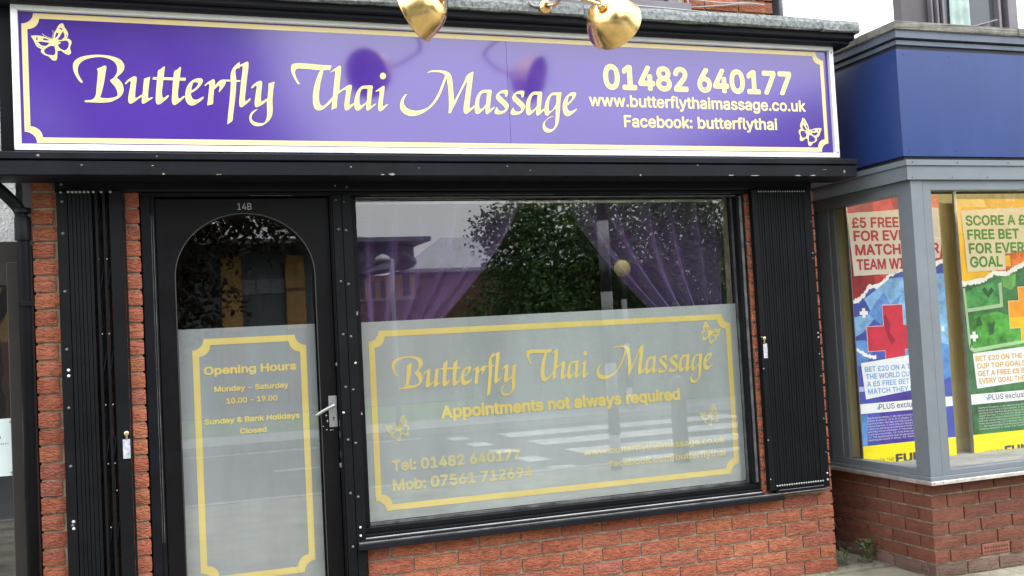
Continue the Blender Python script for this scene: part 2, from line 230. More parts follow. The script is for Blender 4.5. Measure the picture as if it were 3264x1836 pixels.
MB = dict(
    black=paint_black('black gloss paint'),
    blackflat=paint_black('black gate paint', (0.0035, 0.0038, 0.005), 0.5, True, 0.78),
    doorblack=paint_black('door black paint', (0.003, 0.003, 0.0038), 0.4, False),
    ledge=paint_black('weathered black ledge paint', (0.007, 0.0075, 0.011), 0.48, True, 0.70),
    purple=mat('purple acrylic', (0.066, 0.028, 0.275), 0.12, 0, 0.03, 2, ior=1.88),
    cream=mat('cream vinyl', (0.76, 0.62, 0.30), 0.28, 0, 0.02, 3),
    whiteframe=mat('white aluminium frame', (0.74, 0.75, 0.76), 0.35, 0, 0.04, 8, 60, 0.05),
    mortar=mat('grey brown mortar', (0.30, 0.255, 0.19), 0.95, 0, 0.2, 30, 160, 0.5, 0.002),
    coping=mat('speckled concrete coping', (0.17, 0.185, 0.185), 0.9, 0, 0.35, 45, 110, 0.9, 0.006),
    coping2=mat('dull concrete coping', (0.15, 0.145, 0.13), 0.95, 0, 0.2, 18, 80, 0.6, 0.004),
    gold=mat('polished brass', (0.84, 0.56, 0.24), 0.25, 1.0, 0.12, 14, rvar=0.08),
    chrome=mat('brushed aluminium', (0.75, 0.76, 0.78), 0.3, 1.0, 0.05, 20),
    silver=mat('silver rivet', (0.3, 0.31, 0.32), 0.35, 0.6, 0.05, 20),
    dullbolt=mat('painted bolt', (0.09, 0.095, 0.10), 0.35, 0.3, 0.05, 20),
    film=mat('frosted film', (0.272, 0.298, 0.300), 0.6, 0, 0.09, 2.2, stretch=(1, 1, .25)),
    filmdoor=mat('frosted door film', (0.190, 0.202, 0.214), 0.6, 0, 0.08, 3, stretch=(1, 1, .3)),
    filmgold=mat('gold window vinyl', (0.51, 0.395, 0.115), 0.6, 0, 0.04, 4),
    filmfaint=mat('faded gold window vinyl', (0.40, 0.355, 0.17), 0.6, 0, 0.05, 4),
    glass=glass_mat('window glass', 0.13, (0.985, 1.0, 0.995)),
    glassdoor=glass_mat('door glass', 0.12, (0.985, 1.0, 0.995)),
    glassbay=glass_mat('bay glass', 0.045, (0.97, 0.98, 0.98)),
    dark=mat('dark interior', (0.02, 0.019, 0.022), 0.9),
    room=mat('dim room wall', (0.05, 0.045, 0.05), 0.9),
    curtain=sheer_mat('sheer purple voile', (0.37, 0.22, 0.54), 0.24),
    white=mat('white plastic', (0.6, 0.6, 0.58), 0.5),
    render=mat('white pebbledash', (0.72, 0.73, 0.74), 0.95, 0, 0.1, 90, 75, 1.0, 0.02),
    leftblack=mat('dark brown shopfront paint', (0.02, 0.016, 0.015), 0.4),
    navy=mat('navy fascia panel', (0.016, 0.038, 0.155), 0.3, 0, 0.06, 3.0, ior=1.5, stretch=(1.6, 1.6, .25), rvar=0.06),
    slate=mat('slate blue cornice', (0.085, 0.105, 0.15), 0.55, 0, 0.1, 6),
    slatedark=mat('dark slate groove', (0.02, 0.022, 0.03), 0.6),
    greyframe=mat('blue grey shopfront frame', (0.14, 0.16, 0.182), 0.45, 0, 0.05, 4, 90, 0.06),
    sillmetal=mat('bare aluminium sill', (0.62, 0.60, 0.58), 0.35, 0.7, 0.15, 14),
    olive=mat('olive backing board', (0.58, 0.52, 0.26), 0.6, 0, 0.08, 3, stretch=(5, 5, .6)),
    steelstrip=mat('poster rail', (0.35, 0.35, 0.34), 0.3, 0.8, 0.1, 10),
    concrete=mat('mossy concrete slab', (0.19, 0.177, 0.13), 0.95, 0, 0.28, 3.5, 60, 0.6, 0.004),
    asphalt=mat('asphalt', (0.052, 0.053, 0.056), 0.85, 0, 0.2, 4, 300, 0.5, 0.003),
    kerb=mat('kerb stone', (0.25, 0.25, 0.24), 0.9, 0, 0.15, 5, 60, 0.4),
    roadwhite=mat('road paint', (0.42, 0.42, 0.41), 0.8, 0, 0.2, 5),
    grass=mat('grass', (0.06, 0.11, 0.03), 0.95, 0, 0.3, 3, 60, 0.8, 0.02),
    upperframe=mat('mauve grey window paint', (0.135, 0.12, 0.14), 0.45, 0, 0.1, 5),
    upperdark=mat('dark brown window paint', (0.055, 0.046, 0.055), 0.45, 0, 0.1, 5),
    palecurtain=mat('pale green curtain', (0.33, 0.42, 0.40), 0.9, 0, 0.1, 12),
    pipegrey=mat('grey pipe', (0.28, 0.29, 0.31), 0.5),
    wire=mat('grey cable', (0.30, 0.31, 0.31), 0.6),
    leaf=mat('green leaves', (0.075, 0.125, 0.035), 0.9, 0, 0.35, 1.4),
    leafdark=mat('dark leaves', (0.07, 0.12, 0.042), 0.9, 0, 0.4, 1.1),
    leafbrown=mat('copper leaves', (0.045, 0.035, 0.025), 0.9, 0, 0.3, 1.4),
    bark=mat('bark', (0.07, 0.055, 0.04), 0.95, 0, 0.25, 9, 40, 0.8, 0.01),
    litter=mat('dead leaves', (0.10, 0.065, 0.045), 0.95, 0, 0.3, 40),
    weed=mat('weed leaf', (0.06, 0.11, 0.03), 0.6, 0, 0.2, 20),
    yellowbrick=mat('buff brickwork', (0.42, 0.235, 0.09), 0.9, 0, 0.15, 8, 40, 0.4),
    redbrick=mat('red brickwork', (0.16, 0.075, 0.055), 0.9, 0, 0.15, 8, 40, 0.4),
    roofslate=mat('grey metal roof', (0.30, 0.31, 0.33), 0.6, 0, 0.1, 3),
    cladding=mat('dark grey cladding', (0.11, 0.125, 0.14), 0.5, 0, 0.1, 3),
    cladlight=mat('pale lilac cladding', (0.23, 0.23, 0.27), 0.5, 0, 0.1, 3),
    farglass=mat('far window glass', (0.06, 0.07, 0.08), 0.08, 0, 0.05, 3),
    orange=mat('orange globe', (0.72, 0.62, 0.14), 0.35),
    petal=mat('white orchid petal', (0.75, 0.74, 0.80), 0.6, 0, 0.1, 30),
    polewhite=mat('dull white pole paint', (0.36, 0.37, 0.37), 0.6),
    blackpole=mat('black pole paint', (0.02, 0.02, 0.022), 0.4),
    padlock=mat('brass padlock', (0.6, 0.5, 0.3), 0.3, 0.9),
    tag=mat('worn lock plate', (0.42, 0.44, 0.5), 0.4, 0.2, 0.2, 60),
    wornedge=mat('worn grey edge', (0.075, 0.075, 0.08), 0.5, 0.1, 0.4, 12),
    steeltrack=mat('worn steel track', (0.26, 0.26, 0.28), 0.3, 0.6, 0.15, 10),
    notice=mat('printed notice', (0.62, 0.72, 0.72), 0.5, 0, 0.03, 4),
    ink=mat('black ink', (0.03, 0.03, 0.035), 0.6),
    numeral=mat('grey brass numerals', (0.30, 0.30, 0.29), 0.4, 0.4),
    chip=mat('bare chipped paint', (0.24, 0.22, 0.21), 0.8, 0, 0.3, 60),
    terracotta=mat('terracotta vent', (0.20, 0.065, 0.042), 0.85, 0, 0.1, 20),
    hole=mat('vent hole', (0.012, 0.008, 0.007), 0.9),
)
for k_ in ('leaf', 'leafdark', 'leafbrown'): MB[k_].node_tree.nodes['Principled BSDF'].inputs['Specular IOR Level'].default_value = 0.08
MB['film'].node_tree.nodes['Principled BSDF'].inputs['Alpha'].default_value = 0.87
MB['brick'] = brick_mat('rustic orange brick', [(0.0, (0.31, 0.094, 0.057)), (0.25, (0.37, 0.128, 0.068)), (0.5, (0.32, 0.102, 0.063)), (0.7, (0.38, 0.14, 0.076)), (0.85, (0.33, 0.115, 0.072)), (1.0, (0.275, 0.095, 0.07))])
MB['brickdull'] = brick_mat('dull red brick', [(0.0, (0.165, 0.062, 0.042)), (0.4, (0.205, 0.078, 0.05)), (0.7, (0.17, 0.066, 0.046)), (1.0, (0.225, 0.088, 0.056))], 0.7)
MB['brickgrey'] = brick_mat('grimy plinth brick', [(0.0, (0.15, 0.10, 0.08)), (1.0, (0.19, 0.125, 0.10))], 0.7)

# ---------------------------------------------------------------- object helpers
def link(name, me, m=None, parent=None):
    o = bpy.data.objects.new(name, me)
    col.objects.link(o)
    if m is not None and hasattr(me, 'materials') and len(me.materials) == 0: me.materials.append(m)
    if parent is not None: o.parent = parent
    return o

def tag(o, label=None, cat=None, group=None, kind=None):
    if label: o['label'] = label
    if cat: o['category'] = cat
    if group: o['group'] = group
    if kind: o['kind'] = kind
    return o

def thing(name, label, cat, group=None, loc=(0, 0, 0)):
    o = bpy.data.objects.new(name, None); col.objects.link(o)
    o.empty_display_size = 0.1
    return tag(o, label, cat, group)

def bmobj(name, bm, m, parent=None, smooth=False):
    me = bpy.data.meshes.new(name)
    bm.to_mesh(me); bm.free()
    if smooth:
        for p in me.polygons: p.use_smooth = True
    return link(name, me, m, parent)

def addbox(bm, x0, x1, y0, y1, z0, z1, bev=0.0):
    vs = [bm.verts.new((x, y, z)) for x in (x0, x1) for y in (y0, y1) for z in (z0, z1)]
    fs = [(0, 1, 3, 2), (4, 6, 7, 5), (0, 4, 5, 1), (2, 3, 7, 6), (0, 2, 6, 4), (1, 5, 7, 3)]
    faces = [bm.faces.new([vs[i] for i in q]) for q in fs]
    if bev:
        bmesh.ops.bevel(bm, geom=list({e for fc in faces for e in fc.edges}), offset=bev, segments=1, affect='EDGES', clamp_overlap=True)

def box(name, x0, x1, y0, y1, z0, z1, m, parent=None, bev=0.0):
    bm = bmesh.new(); addbox(bm, x0, x1, y0, y1, z0, z1, bev)
    return bmobj(name, bm, m, parent)

def extr(name, prof, x0, x1, m, parent=None):
    """profile of (y,z) points swept along x"""
    bm = bmesh.new()
    a = [bm.verts.new((x0, y, z)) for y, z in prof]; b = [bm.verts.new((x1, y, z)) for y, z in prof]
    n = len(prof)
    for i in range(n): bm.faces.new((a[i], a[(i + 1) % n], b[(i + 1) % n], b[i]))
    bm.faces.new(a[::-1]); bm.faces.new(b)
    bmesh.ops.recalc_face_normals(bm, faces=bm.faces[:])
    return bmobj(name, bm, m, parent)

def tube(name, pts, r, m, parent=None, seg=10, closed=False):
    pts = [Vector(p) for p in pts]
    bm = bmesh.new(); rings = []
    up0 = Vector((0, 0, 1))
    for i, p in enumerate(pts):
        d = (pts[min(i + 1, len(pts) - 1)] - pts[max(i - 1, 0)]).normalized()
        a = d.cross(up0)
        if a.length < 1e-3: a = d.cross(Vector((1, 0, 0)))
        a.normalize(); b = d.cross(a)
        rr = r[i] if isinstance(r, (list, tuple)) else r
        rings.append([bm.verts.new(p + rr * (math.cos(t) * a + math.sin(t) * b)) for t in [2 * math.pi * k / seg for k in range(seg)]])
    for A, B in zip(rings, rings[1:]):
        for k in range(seg): bm.faces.new((A[k], A[(k + 1) % seg], B[(k + 1) % seg], B[k]))
    bm.faces.new(rings[0][::-1]); bm.faces.new(rings[-1])
    bmesh.ops.recalc_face_normals(bm, faces=bm.faces[:])
    return bmobj(name, bm, m, parent, True)

def lathe(name, prof, origin, axis, m, parent=None, seg=40, thick=0.0):
    """profile of (s,r) along axis from origin"""
    ax = Vector(axis).normalized(); a = ax.cross(Vector((0, 0, 1)))
    if a.length < 1e-3: a = Vector((1, 0, 0))
    a.normalize(); b = ax.cross(a); o = Vector(origin)
    bm = bmesh.new(); rings = []
    for s, r in prof:
        rings.append([bm.verts.new(o + ax * s + r * (math.cos(t) * a + math.sin(t) * b)) for t in [2 * math.pi * k / seg for k in range(seg)]])
    for A, B in zip(rings, rings[1:]):
        for k in range(seg): bm.faces.new((A[k], A[(k + 1) % seg], B[(k + 1) % seg], B[k]))
    bmesh.ops.recalc_face_normals(bm, faces=bm.faces[:])
    ob = bmobj(name, bm, m, parent, True)
    if thick:
        md = ob.modifiers.new('shell', 'SOLIDIFY'); md.thickness = thick; md.offset = -1
    return ob

def smoothpath(pts, n=6):
    pts = [Vector(p) for p in pts]; out = []
    for i in range(len(pts) - 1):
        p0, p1, p2, p3 = pts[max(i - 1, 0)], pts[i], pts[i + 1], pts[min(i + 2, len(pts) - 1)]
        for k in range(n):
            t = k / n
            out.append(0.5 * ((2 * p1) + (p2 - p0) * t + (2 * p0 - 5 * p1 + 4 * p2 - p3) * t * t + (3 * p1 - p0 - 3 * p2 + p3) * t ** 3))
    out.append(pts[-1]); return out

def poly_mesh(name, loops, y, m, parent=None, thick=0.0, x_map=None):
    """filled flat shape from closed loops of (x,z); later loops inside earlier ones are holes"""
    cu = bpy.data.curves.new(name, 'CURVE'); cu.dimensions = '2D'; cu.fill_mode = 'BOTH'
    cu.extrude = thick
    for lp in loops:
        s = cu.splines.new('POLY'); s.points.add(len(lp) - 1)
        for i, (a, b) in enumerate(lp): s.points[i].co = (a, b, 0, 1)
        s.use_cyclic_u = True
    tmp = bpy.data.objects.new('tmp', cu); col.objects.link(tmp)
    dg = bpy.context.evaluated_depsgraph_get()
    me = bpy.data.meshes.new_from_object(tmp.evaluated_get(dg))
    bpy.data.objects.remove(tmp)
    # (x, z, 0) -> (x, y, z), facing -y
    me.transform(Matrix(((1, 0, 0, 0), (0, 0, -1, y), (0, 1, 0, 0), (0, 0, 0, 1))))
    me.name = name
    me.materials.clear(); me.materials.append(m)
    return link(name, me, None, parent)

CAP = 0.0
FONT = None
try:                                                       # Blender's own bundled sans; the built-in face if it is missing
    import os
    fp = os.path.join(bpy.utils.system_resource('DATAFILES'), 'fonts', 'Inter.woff2')
    if os.path.exists(fp): FONT = bpy.data.fonts.load(fp)
except Exception: FONT = None
def text_mesh(name, s, x0, x1, z0, cap, y, m, parent=None, bold=0.018, rot=0.0, ymode='front'):
    """text filling x0..x1 on baseline z0 with capital height cap, facing -y"""
    global CAP
    def raw(t):
        cu = bpy.data.curves.new('txt', 'FONT'); cu.body = t; cu.size = 1.0
        if FONT: cu.font = FONT
        tmp = bpy.data.objects.new('tmp', cu); col.objects.link(tmp)
        dg = bpy.context.evaluated_depsgraph_get()
        ev = tmp.evaluated_get(dg)
        crv = ev.to_curve(dg)
        loops = []
        for sp in crv.splines:
            pts = []
            if sp.type == 'BEZIER':
                bp_ = sp.bezier_points; n = len(bp_)
                for q in range(n):
                    p, r_ = bp_[q], bp_[(q + 1) % n]
                    straight = (p.handle_right - p.co).length < 1e-6 and (r_.handle_left - r_.co).length < 1e-6
                    seg = [p.co] if straight else interpolate_bezier(p.co, p.handle_right, r_.handle_left, r_.co, 5)[:-1]
                    pts += [(v.x, v.y) for v in seg]
            else:
                pts = [(v.co[0], v.co[1]) for v in sp.points]
            out = []
            for q in pts:
                if not out or abs(q[0] - out[-1][0]) + abs(q[1] - out[-1][1]) > 1e-5: out.append(q)
            if len(out) > 2 and abs(out[0][0] - out[-1][0]) + abs(out[0][1] - out[-1][1]) < 1e-5: out.pop()
            if len(out) > 2: loops.append(out)
        ev.to_curve_clear()
        bpy.data.objects.remove(tmp)
        vin = [Vector(p) for l in loops for p in l]; ed = []; base = 0
        for l in loops:
            ed += [(base + q, base + (q + 1) % len(l)) for q in range(len(l))]; base += len(l)
        ov, oe, of, _, _, _ = delaunay_2d_cdt(vin, ed, [], 0, 1e-6)
        bb = [(min(p[0] for p in l), max(p[0] for p in l), min(p[1] for p in l), max(p[1] for p in l)) for l in loops]
        def winding(px_, py_):
            w = 0
            for l, (a0, a1, c0, c1) in zip(loops, bb):
                if px_ < a0 or px_ > a1 or py_ < c0 or py_ > c1: continue
                x1_, y1_ = l[-1]
                for x2_, y2_ in l:
                    if (y1_ > py_) != (y2_ > py_) and px_ < (x2_ - x1_) * (py_ - y1_) / (y2_ - y1_) + x1_: w += 1 if y2_ > y1_ else -1
                    x1_, y1_ = x2_, y2_
            return w
        ps = []
        for t3 in of:
            cx_ = sum(ov[q].x for q in t3) / len(t3); cy_ = sum(ov[q].y for q in t3) / len(t3)
            if winding(cx_, cy_): ps.append(tuple(t3))
        me = bpy.data.meshes.new('txt'); me.from_pydata([(v.x, v.y, 0.0) for v in ov], [], ps)
        return me
    if not CAP:
        h = raw('H'); CAP = max(v.co.y for v in h.vertices) - min(v.co.y for v in h.vertices) 
    me = raw(s)
    xs = [v.co.x for v in me.vertices]
    a, b = min(xs), max(xs)
    sx = (x1 - x0) / (b - a); sy = cap / (CAP + bold)
    c, sn = math.cos(rot), math.sin(rot)
    k_ = bold * 0.8
    if k_ > 0.004:                                             # a heavier cut of the face: the outline spread by k_ all round
        V = [v.co.copy() for v in me.vertices]; P = [tuple(p.vertices) for p in me.polygons]
        vs, ps = [], []
        ring_ = [(0, 0)] + [(k_ * math.cos(t * math.pi / 4), k_ * math.sin(t * math.pi / 4)) for t in range(8)]
        for q, (dx, dz) in enumerate(ring_):
            o_ = len(vs)
            vs += [(v.x + dx, v.y + dz, v.z + 0.00004 * q) for v in V]; ps += [tuple(i + o_ for i in p) for p in P]
        me = bpy.data.meshes.new(name); me.from_pydata(vs, [], ps)
        a -= k_; b += k_; sx = (x1 - x0) / (b - a); sy = cap / (CAP + k_)
    for v in me.vertices:
        X = (v.co.x - a) * sx; Z = v.co.y * sy
        v.co = (x0 + X * c - Z * sn, y - v.co.z, z0 + X * sn + Z * c)
    me.name = name; me.materials.clear(); me.materials.append(m)
    return link(name, me, None, parent)

def densify(lp, n=4):
    """closed Catmull-Rom through the points, keeping sharp corners"""
    N = len(lp); out = []
    P = [Vector((a, b)) for a, b in lp]
    def corner(i):
        a = P[i] - P[i - 1]; b = P[(i + 1) % N] - P[i]
        if a.length < 1e-9 or b.length < 1e-9: return True
        return a.angle(b) > 1.15
    C = [corner(i) for i in range(N)]
    for i in range(N):
        p1, p2 = P[i], P[(i + 1) % N]
        L = (p2 - p1).length
        def tang(j, q0, q2):
            if C[j]: return None
            d0 = (P[j] - q0).length; d1 = (q2 - P[j]).length
            t = (q2 - q0) / max(d0 + d1, 1e-9)
            return t
        t1 = tang(i, P[i - 1], p2); t2 = tang((i + 1) % N, p1, P[(i + 2) % N])
        t1 = (t1 if t1 is not None else (p2 - p1) / max(L, 1e-9)) * L; t2 = (t2 if t2 is not None else (p2 - p1) / max(L, 1e-9)) * L
        for k in range(n):
            t = k / n; h = t * t * (3 - 2 * t)
            q = p1 * (1 - h) + p2 * h + t1 * (t * (1 - t) ** 2) - t2 * (t * t * (1 - t))
            out.append((q.x, q.y))
    return out

def script_lettering(x0, z0, s, y, m, parent, name='lettering', dy=0.0004):
    """the calligraphic shop name; sign-plane outlines scaled about their lower left corner"""
    for i, G in enumerate(SCRIPT):
        loops = [densify([(x0 + (a / 10000 + 1.3458) * s, z0 + (b / 10000 - 2.5810) * s) for a, b in lp]) for lp in G]
        o = poly_mesh('letter', loops, y - 0.00012 * ((i * 7) % 11), m, parent)

def butterfly(cx, cz, s, flip, y, m, parent, rot=0.0, name='butterfly'):
    c, sn = math.cos(rot), math.sin(rot)
    loops = []
    for lp in BFLY:
        q = []
        for a, b in lp:
            X = (a / 10000 + 1.4192) * s * (-1 if flip else 1); Z = (b / 10000 - 2.8459) * s
            q.append((cx + X * c - Z * sn, cz + X * sn + Z * c))
        loops.append(densify(q, 3))
    return poly_mesh(name, loops, y, m, parent)

def notch_border(x0, x1, z0, z1, w, r, y, m, parent, name='border_line'):
    """rectangular line with concave quarter-round corners"""
    def loop(x0, x1, z0, z1, r):
        out = []
        for cx, cz, a0 in ((x0, z0, 90), (x1, z0, 180), (x1, z1, 270), (x0, z1, 0)):
            for k in range(9):
                a = R(a0 - 90 * k / 8)
                out.append((cx + r * math.cos(a), cz + r * math.sin(a)))
        return out
    a = loop(x0, x1, z0, z1, r)
    b = loop(x0 + w, x1 - w, z0 + w, z1 - w, r)
    bm = bmesh.new()
    va = [bm.verts.new((p[0], y, p[1])) for p in a]; vb = [bm.verts.new((p[0], y, p[1])) for p in b]
    n = len(va)
    for i in range(n): bm.faces.new((va[i], va[(i + 1) % n], vb[(i + 1) % n], vb[i]))
    return bmobj(name, bm, m, parent)

# ---- bricks: six slightly uneven unit meshes shared by every brick
def brick_mesh(seed):
    rnd = random.Random(seed); bm = bmesh.new()
    nx, nz = 5, 2
    def J(a): return rnd.uniform(-a, a)
    g = [[bm.verts.new((i / nx + (0 if i in (0, nx) else 0), -0.02 - (0.0 if (i in (0, nx) or k in (0, nz)) else 0.05) + J(0.02), k / nz)) for k in range(nz + 1)] for i in range(nx + 1)]
    for i in range(nx + 1):
        for k in range(nz + 1):
            v = g[i][k]
            if i == 0: v.co.x = J(0.006) + 0.004
            if i == nx: v.co.x = 1 + J(0.006) - 0.004
            if k == 0: v.co.z = J(0.025) + 0.015
            if k == nz: v.co.z = 1 + J(0.025) - 0.015
    for i in range(nx):
        for k in range(nz): bm.faces.new((g[i][k], g[i + 1][k], g[i + 1][k + 1], g[i][k + 1]))
    rim = [g[i][0] for i in range(nx + 1)] + [g[nx][k] for k in range(1, nz + 1)] + [g[i][nz] for i in range(nx - 1, -1, -1)] + [g[0][k] for k in range(nz - 1, 0, -1)]
    back = []
    for v in rim:
        x = 0.0 if v.co.x < 0.01 else (1.0 if v.co.x > 0.99 else v.co.x)
        z = 0.0 if v.co.z < 0.05 else (1.0 if v.co.z > 0.95 else v.co.z)
        back.append(bm.verts.new((v.co.x, 1.0, v.co.z)))
    n = len(rim)
    for i in range(n): bm.faces.new((rim[i], back[i], back[(i + 1) % n], rim[(i + 1) % n]))
    bmesh.ops.recalc_face_normals(bm, faces=bm.faces[:])
    me = bpy.data.meshes.new('brick'); bm.to_mesh(me); bm.free()
    return me
BR = {}
for key in ('brick', 'brickdull', 'brickgrey'):
    BR[key] = []
    for k in range(6):
        me = brick_mesh(k * 7 + 3); me.materials.append(MB[key]); BR[key].append(me)

def brick(x0, x1, z0, z1, parent, y=0.0, key='brick', axis='x', depth=0.06):
    o = link('brick', random.choice(BR[key]), None, parent)
    j = random.uniform(-0.0015, 0.0015)
    if axis == 'x':
        o.location = (x0, y + j, z0); o.scale = (x1 - x0, depth, z1 - z0)
    else:   # face looks to -x; x0,x1 are y extents (x0<x1), y is the x position of the face
        o.rotation_euler = (0, 0, R(-90)); o.location = (y + j, x1, z0); o.scale = (x1 - x0, depth, z1 - z0)
    return o

BL, BH, JT = 0.2236, 0.075, 0.0100
def course(xa, xb, z, joints, parent, **kw):
    """bricks between xa and xb with vertical joints at the given x"""
    js = [xa - JT / 2] + sorted(j for j in joints if xa + 0.02 < j < xb - 0.02) + [xb + JT / 2]
    for a, b in zip(js, js[1:]):
        brick(a + JT / 2, b - JT / 2, z + JT / 2, z + BH - JT / 2, parent, **kw)

# ---------------------------------------------------------------- ground and road (setting)
def sheet(name, x0, x1, y0, y1, z, m, n=1):
    bm = bmesh.new()
    vs = [bm.verts.new(p) for p in ((x0, y0, z), (x1, y0, z), (x1, y1, z), (x0, y1, z))]
    bm.faces.new(vs)
    return bmobj(name, bm, m)

ground = sheet('ground', -150, 150, -200, 60, -0.13, MB['grass']); tag(ground, kind='structure')
pave = box('pavement', -40, 40, -5.2, 8, -0.12, -0.012, MB['concrete']); tag(pave, kind='structure')
for k in range(7):                                             # joint-lined concrete flags nearest the shops
    for j in range(3):
        x = -2.0 + k * 0.9; yy = -2.1 + j * 0.7
        box('paving_slab', x + 0.003, x + 0.895, yy + 0.003, yy + 0.695, -0.012, 0.0 + random.uniform(-0.002, 0.002), MB['concrete'], pave, 0.003)
box('concrete_apron', 2.3, 7.0, -0.0, 1.5, -0.012, 0.012, MB['concrete'], pave)
box('concrete_apron', 4.3, 7.0, -2.1, -0.003, -0.012, 0.010, MB['concrete'], pave)
kerb1 = box('kerb', -40, 40, -5.33, -5.203, -0.13, -0.005, MB['kerb']); tag(kerb1, kind='structure')
road = box('road', -60, 60, -11.4, -5.333, -0.2, -0.11, MB['asphalt']); tag(road, kind='structure')
kerb2 = box('kerb', -40, 40, -11.53, -11.403, -0.13, 0.0, MB['kerb']); tag(kerb2, kind='structure')
path2 = box('far_pavement', -40, 40, -13.2, -11.533, -0.12, -0.01, MB['kerb']); tag(path2, kind='structure')
lot = box('car_park', -3, 40, -60, -20, -0.128, -0.10, MB['asphalt']); tag(lot, kind='structure')
for k, yy in enumerate((-5.62, -7.05, -8.48, -9.9)):
    box('zebra_stripe', 4.15, 8.3, yy - 0.72, yy, -0.11, -0.106, MB['roadwhite'], road)
for k in range(5):
    yy = -5.75 - k * 1.1
    box('give_way_mark', 3.3, 3.5 + 0.1, yy - 0.5, yy, -0.11, -0.106, MB['roadwhite'], road)
for k in range(7): box('lane_mark', -14 + k * 2.4, -12.9 + k * 2.4, -8.4, -8.3, -0.11, -0.106, MB['roadwhite'], road)
box('edge_line', -30, 3.0, -10.95, -10.87, -0.11, -0.106, MB['roadwhite'], road)

# ---------------------------------------------------------------- massage shop building
shop = thing('massage_shop', 'orange brick massage shop with black timber front and large frosted window', 'shop building')
shop_walls = bmesh.new()
addbox(shop_walls, -0.110, 2.556, 0.0080, 0.25, 0.0, 0.52)      # below the window
addbox(shop_walls, -1.534, -1.100, 0.0085, 0.25, 0.0, 2.30)     # left pier
addbox(shop_walls, 2.112, 2.556, 0.0085, 0.25, 0.52, 2.30)      # right pier
bmobj('wall', shop_walls, MB['mortar'], shop)
side = bmesh.new(); addbox(side, 2.30, 2.55, 0.26, 6.0, 0.0, 3.1); bmobj('side_wall', side, MB['brickdull'], shop)
for m_ in range(-5, 1):                                         # courses below the sill, z = .40 + .075 m
    z = 0.40 + 0.075 * m_
    if z < 0: continue
    off = 0 if m_ % 2 == 0 else BL / 2
    course(-0.113, 2.5652, z, [n * BL + off for n in range(-3, 13)], shop)
for m_ in range(-5, 25):
    z = 0.40 + 0.075 * m_
    if z < 0: continue
    j = [-1.3175] if m_ % 2 else [-1.4475, -1.2055]
    course(-1.541, -1.0925, z, j, shop)
for m_ in range(1, 25):
    z = 0.40 + 0.075 * m_
    off = 0 if m_ % 2 == 0 else BL / 2
    course(2.1075, 2.5652, z, [n * BL + off for n in range(9, 13)], shop)
# room behind the glass
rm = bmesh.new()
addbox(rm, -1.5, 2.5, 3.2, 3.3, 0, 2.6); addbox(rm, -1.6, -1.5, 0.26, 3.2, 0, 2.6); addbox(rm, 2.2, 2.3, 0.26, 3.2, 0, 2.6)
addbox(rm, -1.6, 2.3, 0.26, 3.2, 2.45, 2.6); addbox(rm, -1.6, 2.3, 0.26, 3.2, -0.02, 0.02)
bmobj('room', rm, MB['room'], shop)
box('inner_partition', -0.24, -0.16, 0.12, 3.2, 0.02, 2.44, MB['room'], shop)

# fascia box, ledge and cornice
box('fascia_board', -1.645, 2.700, -0.100, 0.30, 2.345, 3.00, MB['black'], shop, 0.003)
extr('ledge_moulding', [(0.0, 2.309), (-0.215, 2.309), (-0.222, 2.313), (-0.222, 2.338), (-0.205, 2.345), (0.0, 2.345)], -1.72, 2.722, MB['ledge'], shop)
extr('ledge_board', [(0.0, 2.240), (-0.205, 2.240), (-0.216, 2.244), (-0.216, 2.302), (-0.20, 2.3085), (0.0, 2.3085)], -1.72, 2.714, MB['ledge'], shop)
extr('cornice_moulding', [(0.0, 3.022), (-0.205, 3.022), (-0.214, 3.03), (-0.214, 3.052), (-0.222, 3.058), (0.0, 3.058)], -1.72, 2.762, MB['ledge'], shop)
extr('cornice_moulding', [(0.0, 2.999), (-0.165, 2.999), (-0.19, 3.006), (-0.19, 3.0215), (0.0, 3.0215)], -1.70, 2.745, MB['ledge'], shop)
xs = [-1.82, -1.095, -0.37, 0.355, 1.080, 1.805, 2.530, 2.780]
for a, b in zip(xs, xs[1:]):
    d = random.uniform(-0.003, 0.003)
    bm = bmesh.new()
    n = 6
    prof = [(0.20, 3.0585), (-0.236, 3.0585), (-0.245, 3.066), (-0.246, 3.10), (-0.236, 3.121), (-0.215, 3.130), (0.20, 3.136)]
    rings = []
    for i in range(n + 1):
        x = a + 0.0015 + (b - a - 0.003) * i / n
        rings.append([bm.verts.new((x, y + random.uniform(-.003, .003), z + d + (random.uniform(-.0035, .0035) if 0 < q < 6 else 0))) for q, (y, z) in enumerate(prof)])
    for A, B in zip(rings, rings[1:]):
        for k in range(len(prof)): bm.faces.new((A[k], A[(k + 1) % len(prof)], B[(k + 1) % len(prof)], B[k]))
    bm.faces.new(rings[0]); bm.faces.new(rings[-1][::-1])
    bmesh.ops.recalc_face_normals(bm, faces=bm.faces[:])
    bmobj('coping_stone', bm, MB['coping'], shop)
box('roof_flashing', -1.8, 2.6, 0.02, 0.30, 3.137, 3.16, MB['steeltrack'], shop)
# head beam under the ledge
extr('head_beam', [(0.0, 2.196), (-0.030, 2.196), (-0.036, 2.205), (-0.036, 2.2395), (0.0, 2.2395)], -1.443, 2.535, MB['black'], shop)
box('head_rail', -1.085, 2.125, -0.012, 0.05, 2.176, 2.1955, MB['black'], shop, 0.003)
for a, b in ((-0.60, -0.40), (-0.02, 0.95), (1.45, 2.02)): box('worn_edge', a, b, -0.0135, -0.0125, 2.1765, 2.1785, MB['wornedge'], shop)

